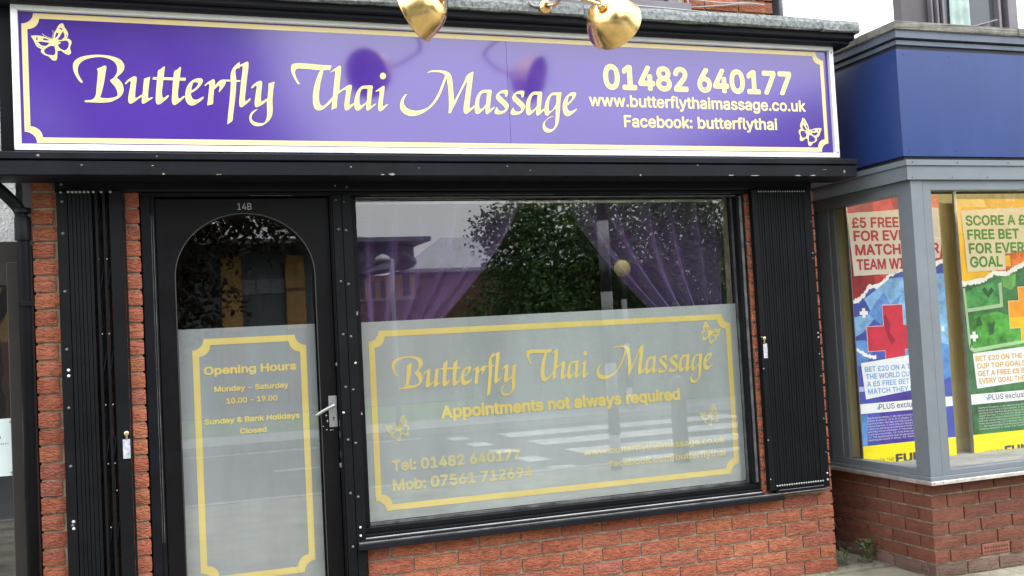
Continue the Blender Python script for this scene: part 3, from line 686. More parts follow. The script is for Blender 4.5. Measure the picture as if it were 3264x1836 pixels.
# chips in the ledge paint
def chipblob(x, z, rx, rz, y, parent, nm='paint_chip', m='chip'):
    rnd = random.Random(int(x * 1000 + z * 777))
    lp = [(x + rx * math.cos(t) * rnd.uniform(.5, 1.1), z + rz * math.sin(t) * rnd.uniform(.5, 1.1)) for t in [k * math.pi / 5 for k in range(10)]]
    return poly_mesh(nm, [lp], y, MB[m], parent)
for x, z, a, b in ((-1.03, 2.284, .007, .003), (-1.32, 2.285, .008, .002), (-0.985, 2.247, .007, .004), (0.045, 2.248, .017, .006), (0.0, 2.246, .01, .003), (-0.15, 2.283, .005, .004), (0.18, 2.279, .005, .003), (1.36, 2.247, .006, .005), (1.90, 2.247, .02, .003), (2.05, 2.246, .03, .003), (2.32, 2.246, .025, .003), (2.42, 2.247, .02, .003), (2.63, 2.268, .007, .010), (0.63, 2.29, .005, .002), (0.75, 2.27, .004, .003), (-0.75, 2.2455, .012, .0018), (1.7, 2.30, .01, .002), (2.5, 2.28, .02, .0015)):
    chipblob(x, z, a, b, -0.2166, shop)
for x, z, a, b in ((-1.49, 2.357, .010, .006), (-1.01, 2.353, .006, .002)): chipblob(x, 2.325, a, b, -0.2226, shop)

# window: frame, glass, film, lettering
win = box('window', -0.115, 2.105, 0.055, 0.110, 0.498, 0.5335, MB['black'], shop)
win.name = 'window'
fr = bmesh.new()
addbox(fr, -0.115, 2.105, 0.006, 0.110, 0.5335, 0.560, 0.002)
addbox(fr, -0.115, 2.105, 0.020, 0.110, 2.172, 2.196, 0.002)
addbox(fr, -0.115, -0.088, 0.020, 0.110, 0.562, 2.170, 0.002)
addbox(fr, 2.060, 2.1045, 0.004, 0.110, 0.562, 2.170, 0.002)
bmobj('frame', fr, MB['black'], win)
bd = bmesh.new()
addbox(bd, 2.072, 2.086, -0.004, 0.0035, 0.57, 2.165)
addbox(bd, -0.09, 2.06, 0.010, 0.0195, 2.165, 2.171)
addbox(bd, 2.0575, 2.0595, 0.050, 0.0695, 0.562, 2.168)
bmobj('glazing_bead', bd, MB['wornedge'], win)
bd = bmesh.new(); addbox(bd, -0.088, 2.06, 0.052, 0.0685, 0.5605, 0.572); bmobj('glazing_bead', bd, MB['wornedge'], win)
def pane(name, x0, x1, y, z0, z1, m, parent):
    bm = bmesh.new(); v = [bm.verts.new(p) for p in ((x0, y, z0), (x1, y, z0), (x1, y, z1), (x0, y, z1))]; bm.faces.new(v)
    return bmobj(name, bm, m, parent)
pane('pane', -0.088, 2.0595, 0.070, 0.561, 2.171, MB['glass'], win)
FY = 0.0765
bm = bmesh.new(); v = [bm.verts.new(p) for p in ((-0.087, FY, 0.575), (2.058, FY, 0.575), (2.058, FY, 1.566), (-0.087, FY, 1.556))]; bm.faces.new(v)
bmobj('frosted_film', bm, MB['film'], win)
notch_border(-0.045, 2.016, 0.620, 1.510, 0.030, 0.052, FY - 0.0012, MB['filmgold'], win)
script_lettering(0.066, 1.2135, 0.756, FY - 0.0012, MB['filmgold'], win)
text_mesh('lettering', 'Appointments not always required', 0.308, 1.672, 1.054, 0.062, FY - 0.0012, MB['filmgold'], win, 0.045)
text_mesh('lettering', 'Tel: 01482 640177', 0.042, 0.722, 0.812, 0.054, FY - 0.0012, MB['filmfaint'], win, 0.045)
text_mesh('lettering', 'Mob: 07561 712694', 0.042, 0.786, 0.717, 0.054, FY - 0.0012, MB['filmfaint'], win, 0.045)
text_mesh('lettering', 'www.butterflythaimassage.co.uk', 1.076, 1.934, 0.797, 0.034, FY - 0.0012, MB['filmfaint'], win, 0.035)
text_mesh('lettering', 'facebook.com/butterflythai', 1.222, 1.936, 0.726, 0.034, FY - 0.0012, MB['filmfaint'], win, 0.035)
butterfly(0.087, 1.020, 0.76, False, FY - 0.0014, MB['filmfaint'], win)
butterfly(1.884, 1.410, 0.76, True, FY - 0.0014, MB['filmgold'], win)
butterfly(1.853, 0.952, 0.74, False, FY - 0.0014, MB['filmfaint'], win)
sl = box('sill_board', -0.165, 2.212, -0.062, 0.055, 0.468, 0.4965, MB['ledge'], shop, 0.003)
box('sill_ledge', -0.160, 2.503, -0.060, 0.055, 0.4970, 0.5045, MB['wornedge'], shop, 0.002)
box('sill_step', -0.150, 2.095, -0.045, 0.0545, 0.505, 0.5120, MB['black'], shop, 0.002)
box('gate_track', -0.125, 2.085, -0.036, -0.026, 0.5125, 0.5205, MB['steeltrack'], shop, 0.002)
box('sill_rail', -0.150, 2.095, -0.022, 0.0545, 0.5125, 0.5330, MB['black'], shop, 0.002)

# door
door = thing('door', None, None); door.parent = shop
door['label'] = None if False else 'black timber door with arched glass and frosted opening hours panel'
lx0, lx1, lz1 = -1.022, -0.226, 2.166
ax, arx, asz, arz = -0.6255, 0.3185, 1.800, 0.294
arch = [(ax + arx * math.cos(R(a)), asz + arz * math.sin(R(a))) for a in range(0, 181, 6)]
lp = [(lx0, 0.02), (lx1, 0.02), (lx1, lz1), (lx0, lz1)]
hole = arch + [(ax - arx, 0.24), (ax + arx, 0.24)]
poly_mesh('door_leaf', [lp, hole], 0.030, MB['doorblack'], door, 0.018)
def ring(name, inner, w, y0, y1, m, parent):
    cx = sum(p[0] for p in inner) / len(inner); cz = sum(p[1] for p in inner) / len(inner)
    bm = bmesh.new(); n = len(inner)
    A = [bm.verts.new((p[0], y0, p[1])) for p in inner]; B = [bm.verts.new((p[0], y1, p[1])) for p in inner]
    o = []
    for i, p in enumerate(inner):
        d = Vector((inner[(i + 1) % n][0] - inner[i - 1][0], inner[(i + 1) % n][1] - inner[i - 1][1])).normalized()
        o.append((p[0] + d.y * w, p[1] - d.x * w))
    Cc = [bm.verts.new((p[0], y0, p[1])) for p in o]; D = [bm.verts.new((p[0], y1, p[1])) for p in o]
    for i in range(n):
        j = (i + 1) % n
        bm.faces.new((A[i], A[j], B[j], B[i])); bm.faces.new((A[i], Cc[i], Cc[j], A[j])); bm.faces.new((Cc[i], D[i], D[j], Cc[j]))
    bmesh.ops.recalc_face_normals(bm, faces=bm.faces[:])
    return bmobj(name, bm, m, parent)
ring('glazing_bead', hole, 0.005, 0.008, 0.058, mat('dull bead', (0.022, 0.02, 0.02), 0.6), door)
lpg = [(ax + (arx - 0.001) * math.cos(R(a)), asz + (arz - 0.001) * math.sin(R(a))) for a in range(0, 181, 6)] + [(ax - arx + 0.001, 0.241), (ax + arx - 0.001, 0.241)]
poly_mesh('pane', [lpg], 0.050, MB['glassdoor'], door)
pane('frosted_film', ax - arx + 0.003, ax + arx - 0.003, 0.0565, 0.243, 1.5605, MB['filmdoor'], door)
notch_border(-0.882, -0.355, 0.378, 1.512, 0.030, 0.052, 0.0553, MB['filmgold'], door)
DY = 0.0553
text_mesh('lettering', 'Opening Hours', -0.834, -0.406, 1.345, 0.037, DY, MB['filmgold'], door, 0.042)
text_mesh('lettering', 'Monday - Saturday', -0.790, -0.446, 1.262, 0.025, DY, MB['filmgold'], door, 0.038)
text_mesh('lettering', '10.00 - 19.00', -0.738, -0.501, 1.204, 0.025, DY, MB['filmgold'], door, 0.038)
text_mesh('lettering', 'Sunday & Bank Holidays', -0.841, -0.399, 1.113, 0.025, DY, MB['filmgold'], door, 0.038)
text_mesh('lettering', 'Closed', -0.682, -0.558, 1.058, 0.025, DY, MB['filmgold'], door, 0.038)
text_mesh('house_number', '14B', -0.655, -0.590, 2.114, 0.031, 0.0085, MB['numeral'], door, 0.0)
box('handle_plate', -0.2665, -0.2265, 0.006, 0.0115, 1.058, 1.208, MB['silver'], door, 0.002)
tube('lever_handle', smoothpath([(-0.2465, 0.010, 1.166), (-0.2465, -0.030, 1.166), (-0.262, -0.040, 1.160), (-0.300, -0.040, 1.142), (-0.338, -0.036, 1.120)], 4), [0.010] * 4 + [0.0085] * 4 + [0.0078] * 8 + [0.006], MB['silver'], door)
poly_mesh('keyhole', [[(-0.2455 + .0045 * math.cos(t), 1.103 + .0045 * math.sin(t)) for t in [k * math.pi / 5 for k in range(10)]]], 0.0057, MB['hole'], door)
box('keyhole', -0.2475, -0.2435, 0.0056, 0.0058, 1.089, 1.102, MB['hole'], door)
for x, z in ((-.258, 1.201), (-.235, 1.201), (-.258, 1.065), (-.235, 1.065)): lathe('screw', [(0, .0022), (.0008, .0018), (.001, 0)], (x, 0.006, z), (0, -1, 0), MB['dullbolt'], door, 8)
for x, z, a, b in ((-.280, 1.116, .004, .006), (-.275, 1.09, .005, .008), (-.28, 1.048, .005, .004), (-.262, 1.045, .007, .003), (-.297, 1.065, .004, .003), (-.251, 1.045, .003, .004)): chipblob(x, z, a, b, 0.0105, door)
# door frame
bm = bmesh.new()
addbox(bm, -1.088, -1.045, -0.004, 0.10, 0.0, 2.176, 0.003); addbox(bm, -1.045, -1.026, 0.004, 0.10, 0.0, 2.176, 0.002)
bmobj('door_frame', bm, MB['black'], shop)
for xx in (-1.043, -1.034): box('highlight_bead', xx - .0012, xx + .0012, 0.0015, 0.0035, 0.6, 2.09, MB['wornedge'], shop)  # highlights along the frame edge, put in as thin paler strips
box('door_frame', -0.2215, -0.1155, 0.0, 0.11, 0.0, 2.176, MB['black'], shop, 0.003)
box('door_step', -1.088, -0.222, -0.06, 0.12, 0.0, 0.018, MB['kerb'], shop)
# paint scars on the door edge
for z in (0.93, 1.02, 1.075): chipblob(-0.2195, z, .0022, .02, -0.0006, shop)
for x, z, a, b in ((-0.110, 1.113, .006, .009), (-0.110, 1.600, .005, .012), (-0.222, 0.875, .010, .015), (-0.222, 1.36, .005, .010)): chipblob(x, z, a, b, -0.0008, shop, 'bare_patch')

# purple curtains in the window
def curtain(name, label, top, tie, edge_ctrl, wall_x, parent=None):
    """voile swag: hangs from the rail, gathered to a tie at the side"""
    bm = bmesh.new(); U, V = 70, 26; g = []
    for i in range(U + 1):
        s = i / U
        x0 = wall_x + (top - wall_x) * s
        row = []
        xe = tie[0] + (0.06 + 0.16 * s) * (1 if top > wall_x else -1)
        ze = tie[1] + 0.05 * (1 - s)
        cx = x0 * 0.45 + wall_x * 0.15 + edge_ctrl[0] * 0.40 * s + wall_x * 0.40 * (1 - s) if True else x0
        cx = x0 + (xe - x0) * 0.16
        cz = 2.16 + (ze - 2.16) * (0.34 + 0.22 * (1 - s))
        for k in range(V + 1):
            t = k / V
            x = x0 * (1 - t) ** 2 + 2 * cx * t * (1 - t) + xe * t * t
            z = 2.165 * (1 - t) ** 2 + 2 * cz * t * (1 - t) + ze * t * t
            amp = 0.028 * (0.7 + 0.6 * t)
            y = 0.245 + amp * math.sin(s * 2 * math.pi * 6.3 + 1.6 * math.sin(t * 2.3 + s * 4)) + 0.012 * math.sin(s * 19 + t * 3)
            row.append(bm.verts.new((x, y, z)))
        g.append(row)
    for i in range(U):
        for k in range(V): bm.faces.new((g[i][k], g[i + 1][k], g[i + 1][k + 1], g[i][k + 1]))
    low = bmesh.new()
    o = thing(name, label, 'curtain', 'purple voile curtains in the shop window')
    bmobj('swag', bm, MB['curtain'], o, True)
    # tail below the tie
    bm = bmesh.new(); g = []
    sg = 1 if top > wall_x else -1
    for i in range(31):
        s = i / 30; row = []
        for k in range(9):
            t = k / 8
            x = tie[0] + sg * (0.02 + 0.20 * s * (0.9 + 0.3 * t))
            row.append(bm.verts.new((x, 0.245 + 0.016 * math.sin(s * 38 + t), tie[1] + 0.02 - t * 0.62)))
        g.append(row)
    for i in range(30):
        for k in range(8): bm.faces.new((g[i][k], g[i + 1][k], g[i + 1][k + 1], g[i][k + 1]))
    bmobj('tail', bm, MB['curtain'], o, True)
    tube('tie_band', [(tie[0], 0.22, tie[1] + .03), (tie[0] + sg * .12, 0.215, tie[1]), (tie[0] + sg * .24, 0.22, tie[1] + 0.02)], 0.012, MB['curtain'], o)
    return o
curtain('curtain', 'purple voile curtain swept to the left side of the shop window', 0.86, (-0.08, 1.30), (0.6, 1.8), -0.10)
curtain('curtain', 'purple voile curtain swept to the right side of the shop window', 1.14, (2.12, 1.30), (1.4, 1.8), 2.13)
tube('curtain_rail', [(-0.12, 0.245, 2.175), (2.14, 0.245, 2.175)], 0.009, MB['white'], shop)

# ---------------------------------------------------------------- sign board
sign = thing('shop_sign', 'long purple shop sign with cream calligraphic lettering and white metal frame', 'shop sign')
bm = bmesh.new(); addbox(bm, -1.583, 0.6905, -0.120, -0.101, 2.366, 3.000); bmobj('panel', bm, MB['purple'], sign)
bm = bmesh.new(); addbox(bm, 0.6920, 2.660, -0.120, -0.101, 2.366, 3.000); bmobj('panel', bm, MB['purple'], sign)
fx0, fx1, fz0, fz1, fw = -1.588, 2.666, 2.362, 3.004, 0.028
def mitre(name, a, b, c, d):
    bm = bmesh.new()
    F_ = [bm.verts.new((p[0], -0.142, p[1])) for p in (a, b, c, d)]; B_ = [bm.verts.new((p[0], -0.1008, p[1])) for p in (a, b, c, d)]
    bm.faces.new(F_); bm.faces.new(B_[::-1])
    for i in range(4): bm.faces.new((F_[i], B_[i], B_[(i + 1) % 4], F_[(i + 1) % 4]))
    bmesh.ops.recalc_face_normals(bm, faces=bm.faces[:])
    bmesh.ops.bevel(bm, geom=bm.edges[:], offset=0.0012, segments=1, affect='EDGES')
    bmobj('frame', bm, MB['whiteframe'], sign)
e = 0.0006
mitre('f', (fx0, fz0), (fx1, fz0), (fx1 - fw, fz0 + fw - e), (fx0 + fw, fz0 + fw - e))
mitre('f', (fx0, fz1), (fx0 + fw, fz1 - fw + e), (fx1 - fw, fz1 - fw + e), (fx1, fz1))
mitre('f', (fx0, fz0 + e), (fx0 + fw - e, fz0 + fw), (fx0 + fw - e, fz1 - fw), (fx0, fz1 - e))
mitre('f', (fx1, fz0 + e), (fx1, fz1 - e), (fx1 - fw + e, fz1 - fw), (fx1 - fw + e, fz0 + fw))
for x, z in ((2.653, 2.965), (2.653, 2.392)): lathe('screw', [(0, .005), (.002, .004), (.0025, 0)], (x, -0.142, z), (0, -1, 0), MB['dullbolt'], sign, 10)
SY = -0.1208
notch_border(-1.548, 2.609, 2.398, 2.970, 0.0235, 0.048, SY, MB['cream'], sign)
script_lettering(-1.3458, 2.5810, 1.0, SY, MB['cream'], sign)
butterfly(-1.4192, 2.8459, 1.0, False, SY, MB['cream'], sign)
for lpn in ([(-1.466, 2.880), (-1.460, 2.873), (-1.445, 2.866), (-1.434, 2.862)], [(-1.425, 2.897), (-1.421, 2.888), (-1.424, 2.875), (-1.428, 2.862)]):
    q = lpn + [(a + .0016, b + .0012) for a, b in lpn[::-1]]
    poly_mesh('antenna', [q], SY, MB['cream'], sign)
butterfly(2.482, 2.509, 0.95, True, SY, MB['cream'], sign)
text_mesh('lettering', '01482 640177', 1.224, 2.388, 2.7235, 0.127, SY, MB['cream'], sign, 0.042)
text_mesh('lettering', 'www.butterflythaimassage.co.uk', 1.135, 2.471, 2.6270, 0.062, SY, MB['cream'], sign, 0.026)
text_mesh('lettering', 'Facebook:', 1.330, 1.739, 2.5195, 0.062, SY, MB['cream'], sign, 0.026)
text_mesh('lettering', 'butterflythai', 1.771, 2.275, 2.5195, 0.062, SY, MB['cream'], sign, 0.026)

# ---------------------------------------------------------------- swan neck lamps
def lamp(name, label, flip):
    o = thing(name, label, 'wall lamp', 'brass swan neck lamps over the sign')
    fx = (lambda x: 1.131 - x) if flip else (lambda x: x)
    lathe('rose', [(0, .036), (.006, .036), (.012, .031), (.016, .022), (.03, .014), (.036, .013)], (fx(0.867), -0.246, 3.093), (0, -1, 0), MB['gold'], o, 28)
    pts = [(0.867, -.27, 3.093), (0.893, -.305, 3.090), (0.905, -.345, 3.100), (0.890, -.40, 3.118), (0.845, -.47, 3.105), (0.775, -.56, 3.065), (0.752, -.63, 3.035), (0.778, -.69, 3.015), (0.850, -.73, 2.976), (0.939, -0.741, 2.949)]
    tube('arm', [(fx(p[0]), p[1], p[2]) for p in smoothpath(pts, 6)], 0.0085, MB['gold'], o, 12)
    axn = Vector((0.70 * (-1 if flip else 1), 0.62, -0.34)).normalized()
    nk = Vector((fx(0.937), -0.742, 2.950))
    lathe('collar', [(-.006, .009), (-.004, .017), (.008, .019), (.010, .021), (.026, .021), (.028, .017), (.034, .016)], nk, axn, MB['gold'], o, 20)
    prof = [(.022, .014), (.0235, .036), (.031, .059), (.044, .077), (.062, .090), (.086, .101), (.110, .109), (.135, .115), (.150, .118), (.153, .1205), (.156, .118)]
    prof = [(a * 1.08, b * 1.13) for a, b in prof]
    lathe('lamp_shade', prof, nk, axn, MB['gold'], o, 48, 0.0015)
    bb = nk + axn * 0.085
    bm = bmesh.new(); bmesh.ops.create_uvsphere(bm, u_segments=14, v_segments=10, radius=0.028); bmesh.ops.translate(bm, verts=bm.verts[:], vec=bb)
    bmobj('bulb', bm, MB['white'], o, True)
    return o
lamp('wall_lamp', 'right brass swan neck lamp with its dome turned back to the viewer', False)
lamp('wall_lamp', 'left brass swan neck lamp cut by the top edge of the photo', True)
cab = thing('cable', 'thin grey cable lying along the coping behind the brass lamps', 'cable')
tube('wire', smoothpath([(0.60, -.20, 3.150), (0.72, -.21, 3.146), (0.76, -.249, 3.135), (0.79, -.252, 3.098), (0.83, -.252, 3.092)], 5), 0.005, MB['wire'], cab, 6)
tube('wire', smoothpath([(0.93, -.252, 3.118), (0.96, -.25, 3.135), (1.05, -.24, 3.139), (1.15, -.235, 3.139), (1.6, -.20, 3.141), (2.1, -.15, 3.142)], 5), 0.004, MB['wire'], cab, 6)

# ---------------------------------------------------------------- security gates
def bolt(x, z, y, parent, m='silver', r=0.0062, nm='rivet'):
    k = ('bolt', m, round(r, 4))
    if k not in BR:
        bm = bmesh.new(); n = 10; prof = [(0, 1.0), (.45, .85), (.75, .5), (.85, 0.02)]
        rings = [[bm.verts.new((rr * r * math.cos(t), -s * r, rr * r * math.sin(t))) for t in [2 * math.pi * q / n for q in range(n)]] for s, rr in prof]
        for A, B in zip(rings, rings[1:]):
            for q in range(n): bm.faces.new((A[q], A[(q + 1) % n], B[(q + 1) % n], B[q]))
        bm.faces.new(rings[-1]); bmesh.ops.recalc_face_normals(bm, faces=bm.faces[:])
        me = bpy.data.meshes.new('rivet'); bm.to_mesh(me); bm.free(); me.materials.append(MB[m])
        for p in me.polygons: p.use_smooth = True
        BR[k] = me
    o = link(nm, BR[k], None, parent); o.location = (x, y, z)
    return o

gl = thing('security_gate', 'folded black security gate on the brick pier left of the door', 'security gate', 'folded black security gates')
GB = MB['blackflat']
box('gate_post', -1.437, -1.392, -0.046, -0.002, 0.02, 2.195, GB, gl, 0.002)
for x0, x1 in ((-1.390, -1.3735), (-1.372, -1.3575), (-1.356, -1.3415), (-1.340, -1.3255), (-1.324, -1.3075), (-1.306, -1.2925), (-1.280, -1.268), (-1.248, -1.236)):
    box('gate_bar', x0, x1, -0.052 + random.uniform(-.004, .004), -0.016, 0.03, 2.205, GB, gl, 0.0015)
box('gate_bar', -1.220, -1.163, -0.050, -0.016, 0.03, 2.200, GB, gl, 0.0025)
box('gate_bar', -1.161, -1.152, -0.044, -0.016, 0.03, 2.180, GB, gl, 0.0015)
for z in (0.25, 0.62, 1.0, 1.38, 1.76, 2.08):
    for a, b in ((-1.287, -1.250), (-1.255, -1.222)):
        tube('lattice_link', [(a, -0.028, z - 0.10), (b, -0.028, z + 0.10)], 0.006, GB, gl, 6)
for x0, x1 in ((-1.2915, -1.2815), (-1.2655, -1.2505), (-1.2325, -1.2225)):  # thin rear bars added to darken the brick showing through the gaps
    box('gate_bar', x0, x1, -0.015, -0.007, 0.03, 2.20, GB, gl, 0.001)
for x in (-1.386, -1.370, -1.354, -1.338, -1.321, -1.304, -1.283, -1.250, -1.212): bolt(x, 2.192, -0.0545, gl, 'silver', 0.0068)
for x, z in ((-1.270, 1.89), (-1.236, 1.89), (-1.266, 1.555), (-1.237, 1.555), (-1.262, 1.24), (-1.232, 1.24), (-1.26, 0.98), (-1.232, .98), (-1.258, .70), (-1.228, .86)): bolt(x, z, -0.050, gl, 'silver', 0.0032)
for z in (2.228, 2.150, 2.007, 1.750, 1.494, 1.237, 0.982, 0.725): bolt(-1.414, z, -0.0465, gl, 'dullbolt', 0.0078, 'bolt')
bolt(-1.4175, 2.192, -0.0465, gl, 'silver', 0.006)
for z in (1.403, 1.378, 0.741, 0.711): bolt(-1.410, z, -0.0465, gl, 'white', 0.0068)
box('lock_plate', -1.197, -1.166, -0.0535, -0.0503, 0.996, 1.082, MB['tag'], gl, 0.0008)
lathe('lock_cylinder', [(0, .011), (.008, .011), (.010, .009), (.010, 0.001)], (-1.180, -0.050, 1.108), (0, -1, 0), MB['padlock'], gl, 16)
box('lock_cylinder', -1.184, -1.176, -0.057, -0.0503, 1.084, 1.100, MB['padlock'], gl, 0.001)

gm = thing('gate_channel', 'pair of bolted black gate channels between the door and window', 'gate channel')
for x0, x1 in ((-0.212, -0.1685), (-0.1665, -0.1205)):
    box('channel', x0, x1, -0.032, -0.001, 0.02, 2.178, GB, gm, 0.002)
box('channel_lip', -0.2195, -0.2135, -0.026, -0.001, 0.02, 2.176, GB, gm, 0.001)
for x, z in ((-.196, 2.222), (-.140, 2.215)): bolt(x, z, -0.0365, gm, 'dullbolt', .006, 'bolt')
for z in (2.009, 1.756, 1.500, 1.247, 0.995, 0.740, 0.486): bolt(-.188, z, -0.0322, gm, 'dullbolt', .0075, 'bolt')
for z in (2.004, 1.742, 1.488, 1.232, 0.976, 0.719): bolt(-.152, z, -0.0322, gm, 'dullbolt', .0075, 'bolt')
for x, z in ((-.135, 1.360), (-.148, .574), (-.148, .534), (-.204, 1.126)): bolt(x, z, -0.0325, gm, 'white', .0058)
for x, z in ((-.195, 2.153), (-.156, 2.143)): bolt(x, z, -0.0322, gm, 'dullbolt', .005, 'bolt')

gr = thing('security_gate', 'folded black ribbed security gate on the brick pier right of the window', 'security gate', 'folded black security gates')
box('gate_bar', 2.128, 2.164, -0.050, -0.012, 0.52, 2.195, GB, gr, 0.002)
for k in range(20):
    x = 2.1655 + k * 0.01575
    box('gate_bar', x, x + 0.0140, -0.050 + random.uniform(-.003, .003), -0.018, 0.522, 2.200, GB, gr, 0.0022)
    bolt(x + 0.007, 2.183, -0.0525, gr, 'silver', 0.0052); bolt(x + 0.007, 0.545, -0.0525, gr, 'silver', 0.0062)
box('gate_post', 2.481, 2.5225, -0.046, -0.003, 0.508, 2.196, GB, gr, 0.002)
box('gate_foot', 2.165, 2.478, -0.054, -0.010, 0.5055, 0.5195, MB['black'], gr, 0.001)
box('gate_foot', 2.18, 2.474, -0.0555, -0.0545, 0.5195, 0.5225, MB['steeltrack'], gr)
for z, mm, r in ((2.01, 'dullbolt', .005), (1.83, 'silver', .0045), (1.80, 'silver', .004), (1.375, 'silver', .006), (1.35, 'silver', .0065), (1.255, 'silver', .004), (1.13, 'dullbolt', .006), (.89, 'dullbolt', .006), (.70, 'dullbolt', .005), (.585, 'white', .0055), (.548, 'white', .006)): bolt(2.508, z, -0.0465, gr, mm, r)
for z in (1.37, 1.195, .80, .585): bolt(2.1335, z, -0.0505, gr, 'silver', .004)
box('lock_plate', 2.139, 2.164, -0.0535, -0.0505, 1.252, 1.333, MB['tag'], gr, 0.0008)
lathe('lock_cylinder', [(0, .010), (.008, .010), (.010, .008), (.010, 0.001)], (2.147, -0.050, 1.362), (0, -1, 0), MB['padlock'], gr, 16)
box('lock_cylinder', 2.143, 2.151, -0.057, -0.0503, 1.337, 1.352, MB['padlock'], gr, 0.001)

# ---------------------------------------------------------------- upper storey, partly hidden by the coping
uw = bmesh.new(); addbox(uw, -2.0, 2.40, 0.111, 0.60, 3.05, 6.0); bmobj('upper_wall', uw, MB['mortar'], shop)
for m_ in range(36, 42):
    z = 0.40 + 0.075 * m_
    off = 0 if m_ % 2 == 0 else BL / 2
    course(1.868 if z < 3.3 else 1.80, 2.400, z, [n * BL + off - .02 for n in range(7, 12)], shop, y=0.10, depth=0.05)
    if z > 3.08: course(2.4005, 2.449, z, [], shop, y=0.104, key='brickdull', depth=0.05)
box('window_sill', 0.2, 1.868, 0.03, 0.109, 3.205, 3.262, MB['upperframe'], shop, 0.003)
upw = box('upper_window', 0.25, 1.80, 0.085, 0.108, 3.263, 4.5, MB['farglass'], shop)
box('window_frame', 1.74, 1.80, 0.06, 0.084, 3.263, 4.5, MB['upperframe'], upw); box('window_frame', 0.9, 0.95, 0.06, 0.084, 3.263, 4.5, MB['upperframe'], upw)
dp = thing('drainpipe', 'dark drainpipe beside the upper brick wall of the massage shop', 'drainpipe')
tube('pipe', [(2.474, 0.12, 3.0), (2.474, 0.12, 6.0)], 0.025, MB['blackpole'], dp, 14)
tube('pipe', [(2.513, 0.13, 3.0), (2.513, 0.13, 6.0)], 0.013, MB['pipegrey'], dp, 12)
box('rough_render_edge', 2.527, 2.556, 0.112, 0.7, 3.0, 6.0, MB['render'], shop)
wr = thing('cable', 'two loose grey wires sagging across the upper brick wall', 'cable')
tube('wire', [(1.875, 0.085, 3.30), (1.88, 0.085, 3.262), (1.9, .085, 3.255)], 0.004, MB['wire'], wr, 6)
tube('wire', smoothpath([(1.88, 0.085, 3.302), (2.1, 0.08, 3.292), (2.25, 0.08, 3.300), (2.38, 0.085, 3.298)], 4), 0.004, MB['wire'], wr, 6)
tube('wire', smoothpath([(1.90, 0.085, 3.257), (2.08, 0.08, 3.275), (2.22, 0.08, 3.293), (2.38, 0.085, 3.300)], 4), 0.0035, MB['wire'], wr, 6)

# ---------------------------------------------------------------- betting shop bay on the right
bet = thing('betting_shop', 'betting shop bay with navy fascia, blue grey window frame and brick plinth', 'shop building')
X0, Y0 = 2.935, -0.370
bm = bmesh.new(); addbox(bm, X0 + 0.010, 6.5, Y0 + 0.010, Y0 + 0.2, 0.0, 0.515); addbox(bm, X0 + 0.010, X0 + 0.2, Y0 + 0.2005, 2.0, 0.0, 0.515)
bmobj('wall', bm, MB['mortar'], bet)
for k in range(7):
    z = 0.008 - 0.0045 + 0.075 * k + (0 if k else 0)
    key = 'brickgrey' if k == 0 else 'brickdull'
    off = 0.1065 if k % 2 == 1 else 0.2175
    # the front face returns a header on every other course, as a bonded corner does
    js = [X0 + off - 0.0 + n * BL - (0.0) for n in range(0, 16)]
    if k == 1:
        for a, b in ((2.9294, 3.0400), (3.0400, 3.2565), (3.4615, 3.5700), (3.5700, 3.7936), (3.7936, 4.0172), (4.0172, 4.2408), (4.2408, 4.4644)):
            brick(a + JT / 2, b - JT / 2, z + JT / 2, z + BH - JT / 2, bet, y=Y0, key=key)
    else:
        course(X0, 5.2, z, js, bet, y=Y0, key=key)
    offs = 0.2175 if k % 2 == 1 else 0.1065
    jy = [Y0 + offs + n * BL for n in range(0, 10)]
    ys = [Y0 + 0.052 + JT / 2 - JT / 2] + [j for j in jy if j > Y0 + 0.07] + [1.6]
    for a, b in zip(ys, ys[1:]):
        if b - a < 0.03: continue
        brick(a + (JT / 2 if a > Y0 + 0.06 else 0.001), b - JT / 2, z + JT / 2, z + BH - JT / 2, bet, y=X0 + random.uniform(0, .001), key=key, axis='y')
vent = box('air_brick', 3.262, 3.456, Y0 - 0.004, Y0 + 0.04, 0.092, 0.152, MB['terracotta'], bet, 0.002)
for r_ in range(2):
    for c_ in range(9):
        box('vent_hole', 3.276 + c_ * 0.0195, 3.284 + c_ * 0.0195, Y0 - 0.0055, Y0 - 0.0045, 0.105 + r_ * 0.022, 0.114 + r_ * 0.022, MB['hole'], vent)
# sill
bm = bmesh.new(); addbox(bm, 2.885, 6.5, -0.440, -0.30, 0.521, 0.540, 0.001); addbox(bm, 2.885, 3.0, -0.2995, 1.6, 0.521, 0.540, 0.001)
bmobj('sill', bm, MB['sillmetal'], bet)
box('sill_upstand', 2.905, 6.5, -0.415, -0.30, 0.541, 0.5605, MB['greyframe'], bet, 0.001)
box('sill_upstand', 2.905, 3.0, -0.2995, 1.6, 0.541, 0.5605, MB['greyframe'], bet, 0.001)
for x in (2.905, 2.965, 3.62): bolt(x, 0.531, -0.4405, bet, 'dullbolt', .0035, 'screw')
